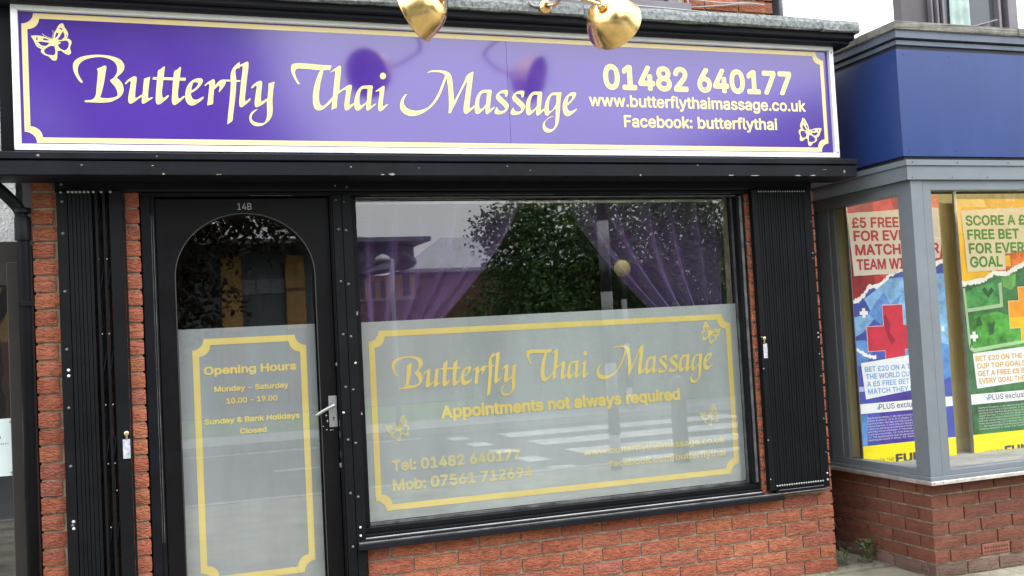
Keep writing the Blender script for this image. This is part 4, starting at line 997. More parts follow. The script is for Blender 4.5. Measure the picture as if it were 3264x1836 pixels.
# window frame of the bay
wf = thing('window', None, None); wf.parent = bet
bm = bmesh.new()
addbox(bm, 2.920, 2.9985, -0.400, -0.315, 0.561, 2.1935, 0.001)
addbox(bm, 3.0005, 3.057, -0.398, -0.330, 0.561, 2.1935, 0.001)
addbox(bm, 3.0575, 6.5, -0.398, -0.330, 0.561, 0.590, 0.001)
addbox(bm, 3.0575, 6.5, -0.396, -0.330, 2.138, 2.1935, 0.001)
addbox(bm, 2.922, 2.985, -0.3145, 1.6, 0.561, 0.598, 0.001)
addbox(bm, 2.922, 2.985, -0.3145, 1.6, 2.125, 2.1935, 0.001)
addbox(bm, 2.921, 2.985, -0.3147, -0.288, 0.599, 2.1245, 0.001)
addbox(bm, 2.924, 2.950, 0.350, 0.460, 0.599, 2.1245, 0.001)
addbox(bm, 2.932, 2.950, 0.300, 0.3495, 0.599, 2.1245, 0.001)
bmobj('frame', bm, MB['greyframe'], wf)
bm = bmesh.new(); addbox(bm, 2.9, 2.97, 0.4605, 1.6, 0.561, 2.1245); bmobj('return_panel', bm, MB['slatedark'], wf)
pane('pane', 3.0575, 6.5, -0.372, 0.5905, 2.1375, MB['glassbay'], wf)
bm = bmesh.new(); v = [bm.verts.new(p) for p in ((2.948, -0.287, 0.5985), (2.948, -0.287, 2.1245), (2.948, 0.2995, 2.1245), (2.948, 0.2995, 0.5985))]; bm.faces.new(v)
bmobj('pane', bm, MB['glassbay'], wf)
# bands above the window
def lband(name, x, y, z0, z1, m, th=0.12, yb=1.6, xr=6.5, bev=0.001):
    pts = [(x, y), (xr, y), (xr, y + th), (x + th, y + th), (x + th, yb), (x, yb)]
    bm = bmesh.new(); a = [bm.verts.new((p[0], p[1], z0)) for p in pts]; b = [bm.verts.new((p[0], p[1], z1)) for p in pts]
    bm.faces.new(a[::-1]); bm.faces.new(b)
    for i in range(6): bm.faces.new((a[i], a[(i + 1) % 6], b[(i + 1) % 6], b[i]))
    bmesh.ops.recalc_face_normals(bm, faces=bm.faces[:])
    return bmobj(name, bm, m, bet)
lband('head_strip', 2.892, -0.4135, 2.1940, 2.2715, MB['greyframe'])
lband('head_strip', 2.884, -0.4215, 2.2725, 2.3035, MB['greyframe'])
for x in (2.925, 3.20, 3.45): bolt(x, 2.206, -0.4137, bet, 'hole', .0032, 'screw')
for x in (2.925, 3.235, 3.60): bolt(x, 2.289, -0.4217, bet, 'hole', .0036, 'screw')
lband('fascia_groove', 2.900, -0.385, 2.3040, 2.3255, MB['slatedark'])
lband('fascia_panel', 2.885, -0.400, 2.3260, 2.9240, MB['navy'])
lband('cornice', 2.905, -0.382, 2.9245, 2.9520, MB['slatedark'])
lband('cornice', 2.893, -0.396, 2.9525, 2.9760, MB['slate'])
lband('cornice', 2.905, -0.386, 2.9765, 2.9880, MB['slatedark'])
lband('cornice', 2.880, -0.410, 2.9885, 3.0300, MB['slate'])
for a, b in ((2.868, 3.75), (3.752, 4.6), (4.602, 6.5)):
    bm = bmesh.new(); addbox(bm, a, b, -0.422, -0.10, 3.0305, 3.0790, 0.006)
    bmesh.ops.subdivide_edges(bm, edges=bm.edges[:], cuts=3, use_grid_fill=True)
    for v_ in bm.verts: v_.co.z += random.uniform(-.002, .002); v_.co.y += random.uniform(-.002, .002)
    bmobj('coping_stone', bm, MB['coping2'], bet)
for a, b in ((-0.099, 0.05), (0.052, 0.70), (0.702, 1.6)):
    box('coping_stone', 2.868, 3.1, a, b, 3.0305, 3.078, MB['coping2'], bet, 0.006)
box('flat_roof', 3.0, 6.5, -0.1, 1.6, 3.0, 3.029, MB['slatedark'], bet)
for x in (2.93, 3.9, 4.85):
    for z in (2.355, 2.895): bolt(x, z, -0.4003, bet, 'slatedark', .0035, 'screw')
for z in (2.355, 2.895): bolt(3.25, z, -0.4003, bet, 'slatedark', .003, 'screw')
# display interior
box('display_floor', 2.99, 6.0, -0.32, 0.34, 0.50, 0.56, MB['kerb'], bet)
box('display_ceiling', 2.99, 6.0, -0.325, 0.36, 2.22, 2.25, MB['room'], bet)
bk = box('backing_board', 2.951, 6.0, 0.345, 0.36, 0.50, 2.25, MB['olive'], bet)
for x in (3.705, 3.735, 3.765): box('board_seam', x, x + .002, 0.3435, 0.3445, 0.56, 2.2, MB['hole'], bk)

PY = 0.22
PM = {}
def pm(name, c, var=0.06, vs=6, rough=0.4):
    if name not in PM: PM[name] = mat('print ' + name, c, rough, 0, var, vs)
    return PM[name]
def flat(nm, pts, lvl, m, parent): return poly_mesh(nm, [pts], PY - 0.0007 * lvl, m, parent)
def rect(nm, x0, x1, z0, z1, lvl, m, parent): return flat(nm, [(x0, z0), (x1, z0), (x1, z1), (x0, z1)], lvl, m, parent)
def cross(nm, cx, cz, a, w, lvl, m, parent):
    p = [(-w, -a), (w, -a), (w, -w), (a, -w), (a, w), (w, w), (w, a), (-w, a), (-w, w), (-a, w), (-a, -w), (-w, -w)]
    return flat(nm, [(cx + q[0], cz + q[1]) for q in p], lvl, m, parent)
def torn(pts, jag=0.006, seed=1, n=8):
    rnd = random.Random(seed); out = []
    for (a, b), (c, d) in zip(pts, pts[1:]):
        for k in range(n): out.append((a + (c - a) * k / n + rnd.uniform(-jag, jag) * .5, b + (d - b) * k / n + rnd.uniform(-jag, jag)))
    out.append(pts[-1]); return out
# -- red and blue poster
p1 = thing('window_poster', 'red and blue betting poster offering free bets for team wins', 'poster', 'betting posters in the bay window')
L, Rr, B_, T_ = 2.9605, 3.668, 0.54, 2.19
box('sheet', L, Rr, PY, PY + 0.003, B_, T_, pm('deep red', (0.42, 0.03, 0.035), 0.25, 5), p1)
flat('print', [(L, 1.95), (3.06, 1.99), (3.16, 1.6), (3.05, 1.2), (L, 1.3)], .5, pm('dark red', (0.24, 0.012, 0.02), .2), p1)
flat('print', [(3.16, 2.19), (3.3, 2.19), (3.36, 1.9), (3.3, 1.62), (3.18, 1.7)], .5, pm('bright red', (0.60, 0.05, 0.05), .2), p1)
flat('print', [(3.5, 2.19), (Rr, 2.19), (Rr, 1.95), (3.56, 1.87)], .5, pm('orange red', (0.60, 0.16, 0.06), .25), p1)
tear = [(L, 1.535), (3.03, 1.565), (3.09, 1.625), (3.19, 1.640), (3.26, 1.705), (3.42, 1.745), (3.60, 1.755), (Rr, 1.775)]
up_ = torn([(a, b + 0.018) for a, b in tear], .007, 3); lo_ = torn([(a, b - 0.012) for a, b in tear], .008, 5)
flat('torn_edge', up_ + lo_[::-1], 1, pm('paper white', (0.78, 0.78, 0.76), .03), p1)
flat('print', lo_ + [(Rr, B_), (L, B_)], 1.5, pm('royal blue', (0.055, 0.075, 0.36), .15, 4), p1)
flat('print', [(3.05, 1.56), (3.12, 1.60), (3.25, 1.68), (Rr, 1.70), (Rr, 1.2), (3.3, 1.22), (3.2, 1.36), (3.13, 1.45), (3.03, 1.36), (L, 1.33), (L, 1.45), (3.10, 1.47)], 2, pm('pale blue shirt', (0.20, 0.40, 0.70), .25, 9), p1)
flat('print', [(3.07, 1.47), (3.20, 1.60), (3.24, 1.52), (3.33, 1.58), (3.26, 1.44), (3.16, 1.40)], 2.3, pm('mid blue fold', (0.10, 0.24, 0.55), .2, 9), p1)
flat('print', [(L, 1.31), (3.04, 1.31), (3.09, 1.24), (3.02, 1.15), (L, 1.16)], 2, pm('mid blue fold', (0.1, .24, .55)), p1)
flat('print', [(3.30, 1.22), (3.45, 1.30), (Rr, 1.25), (Rr, 1.05), (3.5, 1.0), (3.36, 1.1)], 2.2, pm('mid blue fold', (0.1, .24, .55)), p1)
rect('print', L, 3.06, 1.00, 1.03, 2.3, pm('lilac band', (0.35, 0.40, 0.72), .1), p1)
flat('print', [(L, 0.86), (3.02, 0.86), (3.00, 0.66), (L, 0.66)], 2.2, pm('mid blue fold', (0.1, .24, .55)), p1)
flat('print', [(3.12, 1.0), (3.4, 1.0), (3.4, 0.62), (3.10, 0.62)], 1.8, pm('violet blue', (0.06, 0.035, 0.28), .2), p1)
tear2 = [(L, 1.262), (3.00, 1.235), (3.06, 1.205), (3.11, 1.20)]
a_ = torn([(a, b + .014) for a, b in tear2], .005, 9); b_ = torn([(a, b - .008) for a, b in tear2], .005, 11)
flat('torn_edge', a_ + b_[::-1], 2.6, pm('paper white', (.78, .78, .76)), p1)
cross('plus_sign', 3.255, 1.315, 0.205, 0.078, 3, pm('pale outline', (.6, .5, .55)), p1)
cross('plus_sign', 3.255, 1.315, 0.200, 0.0745, 3.5, pm('crimson', (0.50, 0.025, 0.05), .12, 8), p1)
flat('print', [(3.18, 1.45), (3.20, 1.46), (3.23, 1.40), (3.22, 1.35), (3.26, 1.30), (3.23, 1.27), (3.19, 1.36)], 4, pm('wine', (0.30, 0.01, 0.04)), p1)
cross('plus_sign', 3.039, 1.475, 0.030, 0.011, 4, pm('paper white', (.78, .78, .76)), p1)
rect('plus_sign', 3.618, 3.640, 1.335, 1.365, 4, pm('paper white', (.78, .78, .76)), p1)
flat('text_panel', torn([(2.966, 2.085), (3.30, 2.105), (3.66, 2.115)], .003, 21) + torn([(3.665, 1.90), (3.645, 1.80), (3.40, 1.775)], .003, 4) + torn([(3.33, 1.735), (3.30, 1.710), (2.985, 1.700), (2.966, 2.085)], .003, 22)[:-1], 5, pm('cream paper', (0.60, 0.55, 0.48), .03), p1)
red = pm('red ink', (0.40, 0.025, 0.04), .03)
text_mesh('lettering', '£5 FREE BET', 2.994, 3.54, 1.998, 0.062, PY - .0042, red, p1, 0.035)
text_mesh('lettering', 'FOR EVERY', 3.000, 3.52, 1.917, 0.062, PY - .0042, red, p1, 0.035)
text_mesh('lettering', 'MATCH YOUR', 3.006, 3.644, 1.830, 0.064, PY - .0042, red, p1, 0.035)
text_mesh('lettering', 'TEAM WINS', 3.010, 3.47, 1.740, 0.064, PY - .0042, red, p1, 0.035)
flat('text_panel', [(2.992, 1.172), (3.40, 1.205), (3.56, 1.200), (3.56, 0.985), (3.35, 0.985), (3.012, 0.952)], 5, pm('white paper', (0.70, 0.71, 0.72), .03), p1)
blu = pm('blue ink', (0.16, 0.33, 0.62), .03)
for i, (s, xe) in enumerate((('BET £20 ON A TEAM TO', 3.53), ('THE WORLD CUP & GET', 3.51), ('A £5 FREE BET EVERY', 3.50), ('MATCH THEY WIN', 3.44))):
    text_mesh('lettering', s, 3.018 + .004 * i, xe, 1.118 - 0.045 * i, 0.031, PY - .0042, blu, p1, 0.022)
rect('text_panel', 2.962, 3.664, 0.866, 0.926, 5, pm('white paper', (.7, .71, .72)), p1)
gi = pm('dark grey ink', (0.05, 0.055, 0.07), .03)
def small_cross(cx, cz, parent): cross('plus_sign', cx, cz, 0.012, 0.0025, 6, pm('cyan blue', (0.08, 0.35, 0.75), .03), parent)
text_mesh('lettering', 'PLUS exclusive', 3.103, 3.44, 0.884, 0.033, PY - .0042, gi, p1, 0.008); small_cross(3.096, 0.893, p1)
small = ['Significant Conditions: 1. Min stake of a total of £20 on the World Cup outright', 'placed at odds of 1/2 (1.5) or greater. 2. Singles only. 3. Qualifying bet', 'opening on Mon 28th May and shop close on kick off 14th June. 4. Customers', 'receive free bets. 5. Each time your World Cup team wins a match you will', 'match you will receive a free bet of £5 for use on any sportsbook market', 'and may not be withdrawn. 9. Free bets cannot be exchanged for cash', 'from any winnings. 10. Free bets cannot be partially redeemed.', '12. The qualifying bet must be placed and tracked using one plus card', 'betting account in shop. 13. Terms and conditions apply.']
def smallprint(x0, x1, ztop, dz, capx, m, parent):
    for i, s in enumerate(small): text_mesh('small_print', s, x0, x1 - random.uniform(0, .02), ztop - dz * i, capx, PY - .0035, m, parent, 0.0)
smallprint(3.012, 3.60, 0.832, 0.0165, 0.0095, pm('white ink', (0.75, 0.75, 0.78), .02), p1)
rect('print', L, Rr, B_, 0.672, 5, pm('poster yellow', (0.80, 0.66, 0.01), .04), p1)
text_mesh('lettering', 'WHEN THE', 3.03, 3.19, 0.562, 0.026, PY - .0042, gi, p1, 0.0)
text_mesh('lettering', 'FUN', 3.20, 3.40, 0.556, 0.050, PY - .0042, gi, p1, 0.05)
for x in (2.9562, 2.9595): box('edge_strip', x - .001, x + .0012, PY - .012, PY + .012, B_, T_, MB['steelstrip'], p1)
# -- green and yellow poster
p2 = thing('window_poster', 'green and yellow betting poster offering a free bet for every goal', 'poster', 'betting posters in the bay window')
L, Rr, B_, T_ = 3.806, 4.52, 0.50, 2.168
box('sheet', L, Rr, PY, PY + 0.003, B_, T_, pm('amber', (0.78, 0.44, 0.02), 0.12, 4), p2)
flat('print', [(L, 2.168), (4.03, 2.168), (4.05, 2.115), (3.84, 2.12), (3.842, 1.95), (L, 1.95)], .5, pm('light amber', (0.82, 0.55, 0.14), .1), p2)
flat('print', [(4.18, 1.82), (4.52, 1.84), (4.52, 1.70), (4.33, 1.74), (4.19, 1.68), (4.02, 1.70), (4.0, 1.76)], .6, pm('burnt orange', (0.70, 0.16, 0.03), .25, 12), p2)
flat('print', [(4.17, 1.80), (4.215, 1.80), (4.215, 1.73), (4.17, 1.73)], 1, pm('amber', (.78, .44, .02)), p2)
tear = [(L, 1.628), (3.90, 1.635), (3.99, 1.645), (4.07, 1.690), (4.18, 1.680), (4.26, 1.715), (4.34, 1.745), (4.52, 1.79)]
up_ = torn([(a, b + 0.016) for a, b in tear], .006, 13); lo_ = torn([(a, b - 0.014) for a, b in tear], .007, 15)
flat('torn_edge', up_ + lo_[::-1], 1.2, pm('paper white', (.78, .78, .76)), p2)
flat('print', lo_ + [(Rr, B_), (L, B_)], 1.5, pm('dark green', (0.045, 0.15, 0.05), .3, 7), p2)
flat('print', [(L, 1.56), (3.9, 1.60), (4.06, 1.63), (4.11, 1.48), (3.83, 1.45)], 1.8, pm('mid green', (0.06, 0.26, 0.07), .3, 14), p2)
flat('print', [(4.13, 1.66), (4.25, 1.68), (4.24, 1.60), (4.20, 1.575), (4.14, 1.60)], 2, pm('lime green', (0.13, 0.36, 0.09), .2), p2)
flat('print', [(3.86, 1.42), (4.08, 1.44), (4.2, 1.40), (Rr, 1.42), (Rr, 1.20), (3.86, 1.17)], 1.8, pm('grass green', (0.07, 0.29, 0.04), .35, 12), p2)
pale = pm('pale green line', (0.34, 0.50, 0.28), .05)
for q in ([(3.81, 1.60), (3.828, 1.60), (3.845, 1.22), (3.828, 1.22)], [(3.83, 1.468), (4.125, 1.492), (4.125, 1.468), (3.83, 1.445)], [(4.10, 1.62), (4.127, 1.63), (4.125, 1.492), (4.102, 1.49)], [(3.84, 1.25), (3.86, 1.215), (4.42, 1.26), (4.42, 1.24), (3.86, 1.19), (3.83, 1.21)]): flat('pitch_line', q, 2.4, pale, p2)
for q in ([(3.96, 1.585), (3.99, 1.60), (4.01, 1.57), (4.04, 1.60), (4.06, 1.575), (4.01, 1.53)], [(3.9, 1.40), (3.93, 1.42), (3.95, 1.36), (3.90, 1.35)], [(4.0, 1.36), (4.05, 1.38), (4.03, 1.30), (3.99, 1.29)]): flat('print', q, 2.6, pm('bottle green', (0.025, 0.11, 0.04), .2), p2)
cross('plus_sign', 4.345, 1.416, 0.178, 0.090, 3, pm('cream outline', (.75, .6, .35)), p2)
cross('plus_sign', 4.345, 1.416, 0.173, 0.086, 3.4, pm('orange', (0.80, 0.30, 0.02), .12, 9), p2)
flat('print', [(4.172, 1.395), (4.518, 1.405), (4.518, 1.332), (4.43, 1.332), (4.43, 1.245), (4.26, 1.245), (4.26, 1.332), (4.172, 1.332)], 3.8, pm('amber', (.78, .44, .02)), p2)
cross('plus_sign', 3.872, 1.290, 0.031, 0.012, 4, pm('paper white', (.78, .78, .76)), p2)
flat('text_panel', torn([(3.838, 2.095), (4.10, 2.105), (4.50, 2.118)], .003, 31) + torn([(4.50, 1.85), (4.33, 1.828), (4.17, 1.812)], .003, 32) + torn([(4.168, 1.708), (3.857, 1.700), (3.838, 2.095)], .003, 33)[:-1], 5, pm('cream paper 2', (0.68, 0.60, 0.42), .03), p2)
grn = pm('green ink', (0.075, 0.24, 0.035), .06)
text_mesh('lettering', 'SCORE A £5', 3.868, 4.415, 2.000, 0.063, PY - .0042, grn, p2, 0.035)
text_mesh('lettering', 'FREE BET', 3.874, 4.300, 1.910, 0.063, PY - .0042, grn, p2, 0.035)
text_mesh('lettering', 'FOR EVERY', 3.878, 4.40, 1.820, 0.065, PY - .0042, grn, p2, 0.035)
text_mesh('lettering', 'GOAL', 3.880, 4.146, 1.732, 0.067, PY - .0042, grn, p2, 0.035)
flat('text_panel', [(3.850, 1.182), (3.90, 1.186), (4.50, 1.215), (4.50, 0.995), (3.866, 0.960)], 5, pm('white paper', (.7, .71, .72)), p2)
org = pm('orange ink', (0.62, 0.33, 0.04), .03)
for i, (s, xe) in enumerate((('BET £20 ON THE WORLD', 4.44), ('CUP TOP GOALSCORER', 4.44), ('GET A FREE £5 BET FOR', 4.43), ('EVERY GOAL THEY SCORE', 4.45))):
    text_mesh('lettering', s, 3.869 + .005 * i, xe, 1.134 - 0.048 * i, 0.032, PY - .0042, org, p2, 0.022)
rect('text_panel', 3.812, 4.516, 0.862, 0.926, 5, pm('white paper', (.7, .71, .72)), p2)
text_mesh('lettering', 'PLUS exclusive', 3.950, 4.30, 0.882, 0.034, PY - .0042, gi, p2, 0.008); small_cross(3.941, 0.892, p2)
smallprint(3.862, 4.47, 0.832, 0.0165, 0.0095, pm('pale green ink', (0.55, 0.60, 0.55), .02), p2)
rect('print', L, Rr, B_, 0.672, 5, pm('poster yellow', (.8, .66, .01)), p2)
text_mesh('lettering', 'WHEN THE', 3.882, 4.035, 0.493 + 0.045, 0.028, PY - .0042, gi, p2, 0.0)
text_mesh('lettering', 'FUN', 4.050, 4.25, 0.530, 0.054, PY - .0042, gi, p2, 0.05)
for x in (3.790, 3.797, 3.803): box('edge_strip', x - .0015, x + .0015, PY - .006, PY + .012, B_, 2.24, MB['steelstrip'], p2)
# strip light at the top of the display
el, ent, eb = newmat('tube light'); eb.inputs['Emission Color'].default_value = (1.0, 0.86, 0.62, 1); eb.inputs['Emission Strength'].default_value = 32.0
stl = thing('strip_light', 'warm strip light inside the top of the betting shop window', 'light')
tube('tube_lamp', [(3.02, -0.295, 2.200), (4.9, -0.295, 2.200)], 0.012, el, stl, 10)
box('lamp_body', 3.00, 4.92, -0.312, -0.278, 2.2185, 2.2199, MB['white'], stl)

# upper bay window of the betting shop
ub = bmesh.new(); addbox(ub, 3.205, 6.0, -0.10, -0.03, 3.03, 5.5); 
uo = bmobj('upper_bay', ub, MB['upperdark'], bet)
def ubox(nm, x0, x1, y0, z0, z1, m): return box(nm, x0, x1, y0, -0.101, z0, z1, m, bet, 0.002)
ubox('window_frame', 3.395, 3.408, -.135, 3.04, 5.4, MB['upperframe']); ubox('window_frame', 3.425, 3.438, -.150, 3.04, 5.4, MB['upperframe']); ubox('window_frame', 3.466, 3.480, -.150, 3.04, 5.4, MB['upperframe'])
ubox('window_frame', 3.895, 3.915, -.150, 3.04, 5.4, MB['upperframe']); ubox('window_frame', 3.965, 4.035, -.155, 3.04, 5.4, MB['upperframe'])
ubox('window_pane', 3.4805, 3.8945, -.112, 3.04, 5.4, MB['farglass'])
ubox('window_pane', 4.0355, 4.9, -.112, 3.12, 5.4, mat('pale upper pane', (0.62, 0.68, 0.74), 0.3))  # right-hand upper pane in one even pale colour
ubox('window_frame', 4.036, 4.9, -.15, 3.04, 3.1195, MB['upperframe'])
bm = bmesh.new(); g_ = []
for i in range(25):
    s = i / 24; row = []
    for k in range(7):
        t = k / 6
        row.append(bm.verts.new((3.535 + s * (0.13 + 0.03 * t) + 0.03 * (1 - t) * 0 + (1 - t) * 0.03, -0.125 - 0.006 * math.sin(s * 16), 3.05 + (1 - t) * 1.2)))
    g_.append(row)
for i in range(24):
    for k in range(6): bm.faces.new((g_[i][k], g_[i + 1][k], g_[i + 1][k + 1], g_[i][k + 1]))
tag(bmobj('curtain', bm, MB['palecurtain'], None, True), 'pale green curtain in the upper window above the betting shop', 'curtain')
tube('window_stay', [(3.60, -0.17, 3.14), (3.87, -0.155, 3.215)], 0.006, MB['upperframe'], bet, 6)

# weeds and leaf litter in the gap between the shops
rnd = random.Random(5)
def leafquad(bm, c, L_, W_, d, n):
    d = d.normalized(); s = d.cross(n)
    if s.length < 1e-3: s = Vector((1, 0, 0))
    s.normalize()
    vs = [bm.verts.new(c), bm.verts.new(c + d * L_ * .5 + s * W_ * .5 + n * L_ * .06), bm.verts.new(c + d * L_), bm.verts.new(c + d * L_ * .5 - s * W_ * .5 + n * L_ * .06)]
    bm.faces.new(vs)
for lab, cx, cy, nl, hh in (('small green weed at the foot of the betting shop side wall', 2.86, 0.10, 34, .13), ('young weed sprouting in the gap nearest the massage shop corner', 2.70, 0.12, 22, .10)):
    w_ = thing('weed', lab, 'plant', 'weeds in the gap between the shops')
    bm = bmesh.new(); st = bmesh.new()
    for i in range(nl):
        a = rnd.uniform(0, 6.28); h = rnd.uniform(.01, hh); r_ = rnd.uniform(0, .05)
        c = Vector((cx + r_ * math.cos(a), cy + r_ * math.sin(a), 0.012 + h))
        leafquad(bm, c, rnd.uniform(.025, .05), rnd.uniform(.015, .028), Vector((math.cos(a), math.sin(a), rnd.uniform(-.2, .8))), Vector((0, 0, 1)))
    bmobj('leaves', bm, MB['weed'], w_)
    for i in range(3): tube('stem', [(cx + .01 * i, cy, 0.0), (cx + .02 * i - .02, cy - .01, hh * .6), (cx + .03 * i - .03, cy, hh)], .002, MB['weed'], w_, 5)
bm = bmesh.new()
for i in range(260):
    c = Vector((rnd.uniform(2.57, 2.93), rnd.uniform(-0.05, 0.9), 0.013 + rnd.uniform(0, .02)))
    if rnd.random() > (c.y + .25): continue
    leafquad(bm, c, rnd.uniform(.012, .04), rnd.uniform(.008, .02), Vector((rnd.uniform(-1, 1), rnd.uniform(-1, 1), rnd.uniform(-.2, .3))), Vector((rnd.uniform(-.3, .3), rnd.uniform(-.3, .3), 1)).normalized())
for i in range(90):
    c = Vector((rnd.uniform(2.6, 3.6), rnd.uniform(-0.9, -0.40), 0.003))
    leafquad(bm, c, rnd.uniform(.006, .018), rnd.uniform(.004, .01), Vector((rnd.uniform(-1, 1), rnd.uniform(-1, 1), 0)), Vector((0, 0, 1)))
tag(bmobj('leaf_litter', bm, MB['litter']), 'brown leaf litter on the ground between the shops', 'leaf litter', kind='stuff')
tw = thing('ivy', 'dry ivy stems climbing in the dark gap between the shops', 'plant')
for i in range(5): tube('stem', smoothpath([(2.72 + .05 * i, 0.45, 0.0), (2.70 + .06 * i, 0.47, .12), (2.76 + .03 * i, 0.46, .24), (2.72 + .05 * i, .47, .34)], 3), .006, MB['litter'], tw, 5)
alley = box('alley_end_wall', 2.3, 3.2, 1.65, 1.75, 0, 2.35, MB['brickdull'])
tag(alley, 'dark wall closing the narrow gap between the two shops', 'wall')

# ---------------------------------------------------------------- neighbour on the left
nb = thing('left_shop', 'dark shopfront with white pebbledash wall above, left of the brick pier', 'shop building')
box('wall', -6, -1.634, 0.30, 0.6, 2.0, 6.0, MB['render'], nb)
box('fascia', -6, -1.60, 0.17, 0.62, 1.90, 1.998, MB['leftblack'], nb)
box('window_frame', -1.662, -1.545, 0.10, 0.30, 0.0, 1.90, MB['leftblack'], nb, 0.003)
box('window_frame', -1.600, -1.545, 0.02, 0.0995, 0.0, 1.97, MB['leftblack'], nb, 0.003)
box('window_frame', -6, -1.6625, 0.12, 0.28, 1.80, 1.8995, MB['leftblack'], nb)
pane('window_pane', -6, -1.6625, 0.20, 0.0, 1.80, MB['glassdoor'], nb)
box('room', -6, -1.66, 1.6, 1.7, 0, 3, MB['dark'], nb)
nt_ = thing('notice', 'pale printed notice taped inside the left shop window', 'notice')
box('sheet', -2.05, -1.655, 0.165, 0.167, 0.944, 1.200, MB['notice'], nt_)
text_mesh('lettering', 'Opening times 9:30', -1.98, -1.712, 1.110, 0.016, 0.1642, MB['ink'], nt_, 0.02)
text_mesh('small_print', 'Please ring for attention', -2.0, -1.682, 1.085, 0.008, 0.1642, MB['ink'], nt_, 0.0)
for z in (1.185, 0.958): bolt(-1.672, z, 0.1645, nt_, 'wire', .005, 'fixing')
dp2 = thing('downpipe', 'black downpipe at the left end of the massage shop', 'downpipe')
tube('pipe', smoothpath([(-1.80, -0.10, 2.32), (-1.72, -0.08, 2.26), (-1.62, -0.055, 2.16), (-1.581, -0.05, 2.10), (-1.574, -0.05, 2.0)], 5) + [Vector((-1.573, -0.05, 0.0))], 0.026, MB['black'], dp2, 18)
lathe('socket', [(0, .034), (.10, .034), (.104, .028)], (-1.574, -0.05, 1.98), (0, 0, 1), MB['black'], dp2, 20)
lathe('socket', [(0, .036), (.02, .036), (.022, .030)], (-1.574, -0.05, 2.10), (0, 0, 1), MB['black'], dp2, 20)
box('pipe_clip', -1.60, -1.541, -0.08, -0.02, 1.690, 1.712, MB['black'], dp2, 0.002)

# ---------------------------------------------------------------- things behind the frosted film
orc = thing('orchid', 'white orchid flowers pressed near the frosted film below the shop name', 'plant')
tube('stem', smoothpath([(1.04, 0.16, 0.60), (1.02, .14, .66), (0.99, .12, .72)], 4), .004, MB['weed'], orc, 6)
tube('stem', smoothpath([(1.06, 0.16, 0.60), (1.10, .14, .66), (1.14, .12, .70)], 4), .004, MB['weed'], orc, 6)
for px_, pz_ in ((0.95, .725), (0.985, .712), (1.12, .712), (1.155, .722), (1.14, .690), (0.965, .695)):
    for k in range(5):
        a = k * 1.256 + px_ * 9
        bm = bmesh.new(); c = Vector((px_, 0.092, pz_)); leafquad(bm, c, .036, .034, Vector((math.cos(a), -.15, math.sin(a))), Vector((0, -1, 0)))
        bmobj('petal', bm, MB['petal'], orc)
lathe('pot', [(0, .05), (.10, .065), (.10, .06), (.08, .055)], (1.05, .17, .505), (0, 0, 1), MB['white'], orc, 20)
hp = thing('spider_plant', 'green and white striped spider plant behind the lower right of the film', 'plant')
rs = random.Random(12)
for i_ in range(16):
    a = -1.1 + 2.2 * i_ / 15; Lf = rs.uniform(.20, .32)
    for dy_, mm, wd_ in ((0, 'weed', .011), (-.0012, 'petal', .004)):
        bm = bmesh.new(); prev = None
        for k in range(9):
            t = k / 8; x = 1.90 + math.sin(a) * Lf * t * 1.05; z = 0.58 + math.cos(a) * Lf * t * 1.25 - .16 * t * t * abs(math.sin(a))
            w = wd_ * math.sin(math.pi * (0.12 + .86 * t)) * .8
            q = (bm.verts.new((x - w * math.cos(a), .115 + dy_ + .012 * math.sin(i_ * 3), z)), bm.verts.new((x + w * math.cos(a), .115 + dy_ + .012 * math.sin(i_ * 3), z)))
            if prev: bm.faces.new((prev[0], prev[1], q[1], q[0]))
            prev = q
        bmobj('leaf' if mm == 'weed' else 'leaf_stripe', bm, MB[mm], hp)
lathe('pot', [(0, .05), (.09, .065), (.09, .06), (.07, .055)], (1.90, .17, .505), (0, 0, 1), MB['white'], hp, 20)
box('inner_sill', -0.10, 2.10, 0.112, 0.30, 0.47, 0.5, MB['white'], shop)

# ---------------------------------------------------------------- the street opposite, seen in the glass
def tree(name, label, cx, cy, th, crown, r, nleaf, m, group=None, leaf=0.16, seed=1):
    """crown: list of (dx,dy,z,rx,rz) lobes"""
    rn = random.Random(seed); t = thing(name, label, 'tree', group)
    tube('trunk', smoothpath([(cx, cy, -0.12), (cx + .05, cy, th * .5), (cx - .04, cy + .05, th)], 4), [r * (1 - .5 * k / 8) for k in range(9)], MB['bark'], t, 10)
    for dx, dy, z, rx, rz in crown[:4]:
        tube('branch', smoothpath([(cx, cy, th * .7), (cx + dx * .5, cy + dy * .5, th * .5 + z * .5), (cx + dx, cy + dy, z)], 3), [r * .4 * (1 - .11 * k) for k in range(7)], MB['bark'], t, 6)
    bm = bmesh.new(); tot = sum(c[3] ** 2 * c[4] for c in crown)
    for dx, dy, z, rx, rz in crown:
        for i in range(int(nleaf * rx * rx * rz / tot)):
            while True:
                p = Vector((rn.uniform(-1, 1), rn.uniform(-1, 1), rn.uniform(-1, 1)))
                if 0.25 < p.length < 1: break
            p = p * (0.75 + 0.25 * rn.random()) * (1 + .18 * math.sin(p.x * 9 + p.z * 7))
            c = Vector((cx + dx + p.x * rx, cy + dy + p.y * rx, z + p.z * rz))
            L_ = leaf * rn.uniform(.6, 1.3)
            leafquad(bm, c, L_, L_ * .55, Vector((rn.uniform(-1, 1), rn.uniform(-1, 1), rn.uniform(-1, .3))), Vector((rn.uniform(-1, 1), rn.uniform(-1, 1), rn.uniform(.1, 1))).normalized())
    bmobj('crown', bm, m, t)
    return t
TG = 'trees across the road'
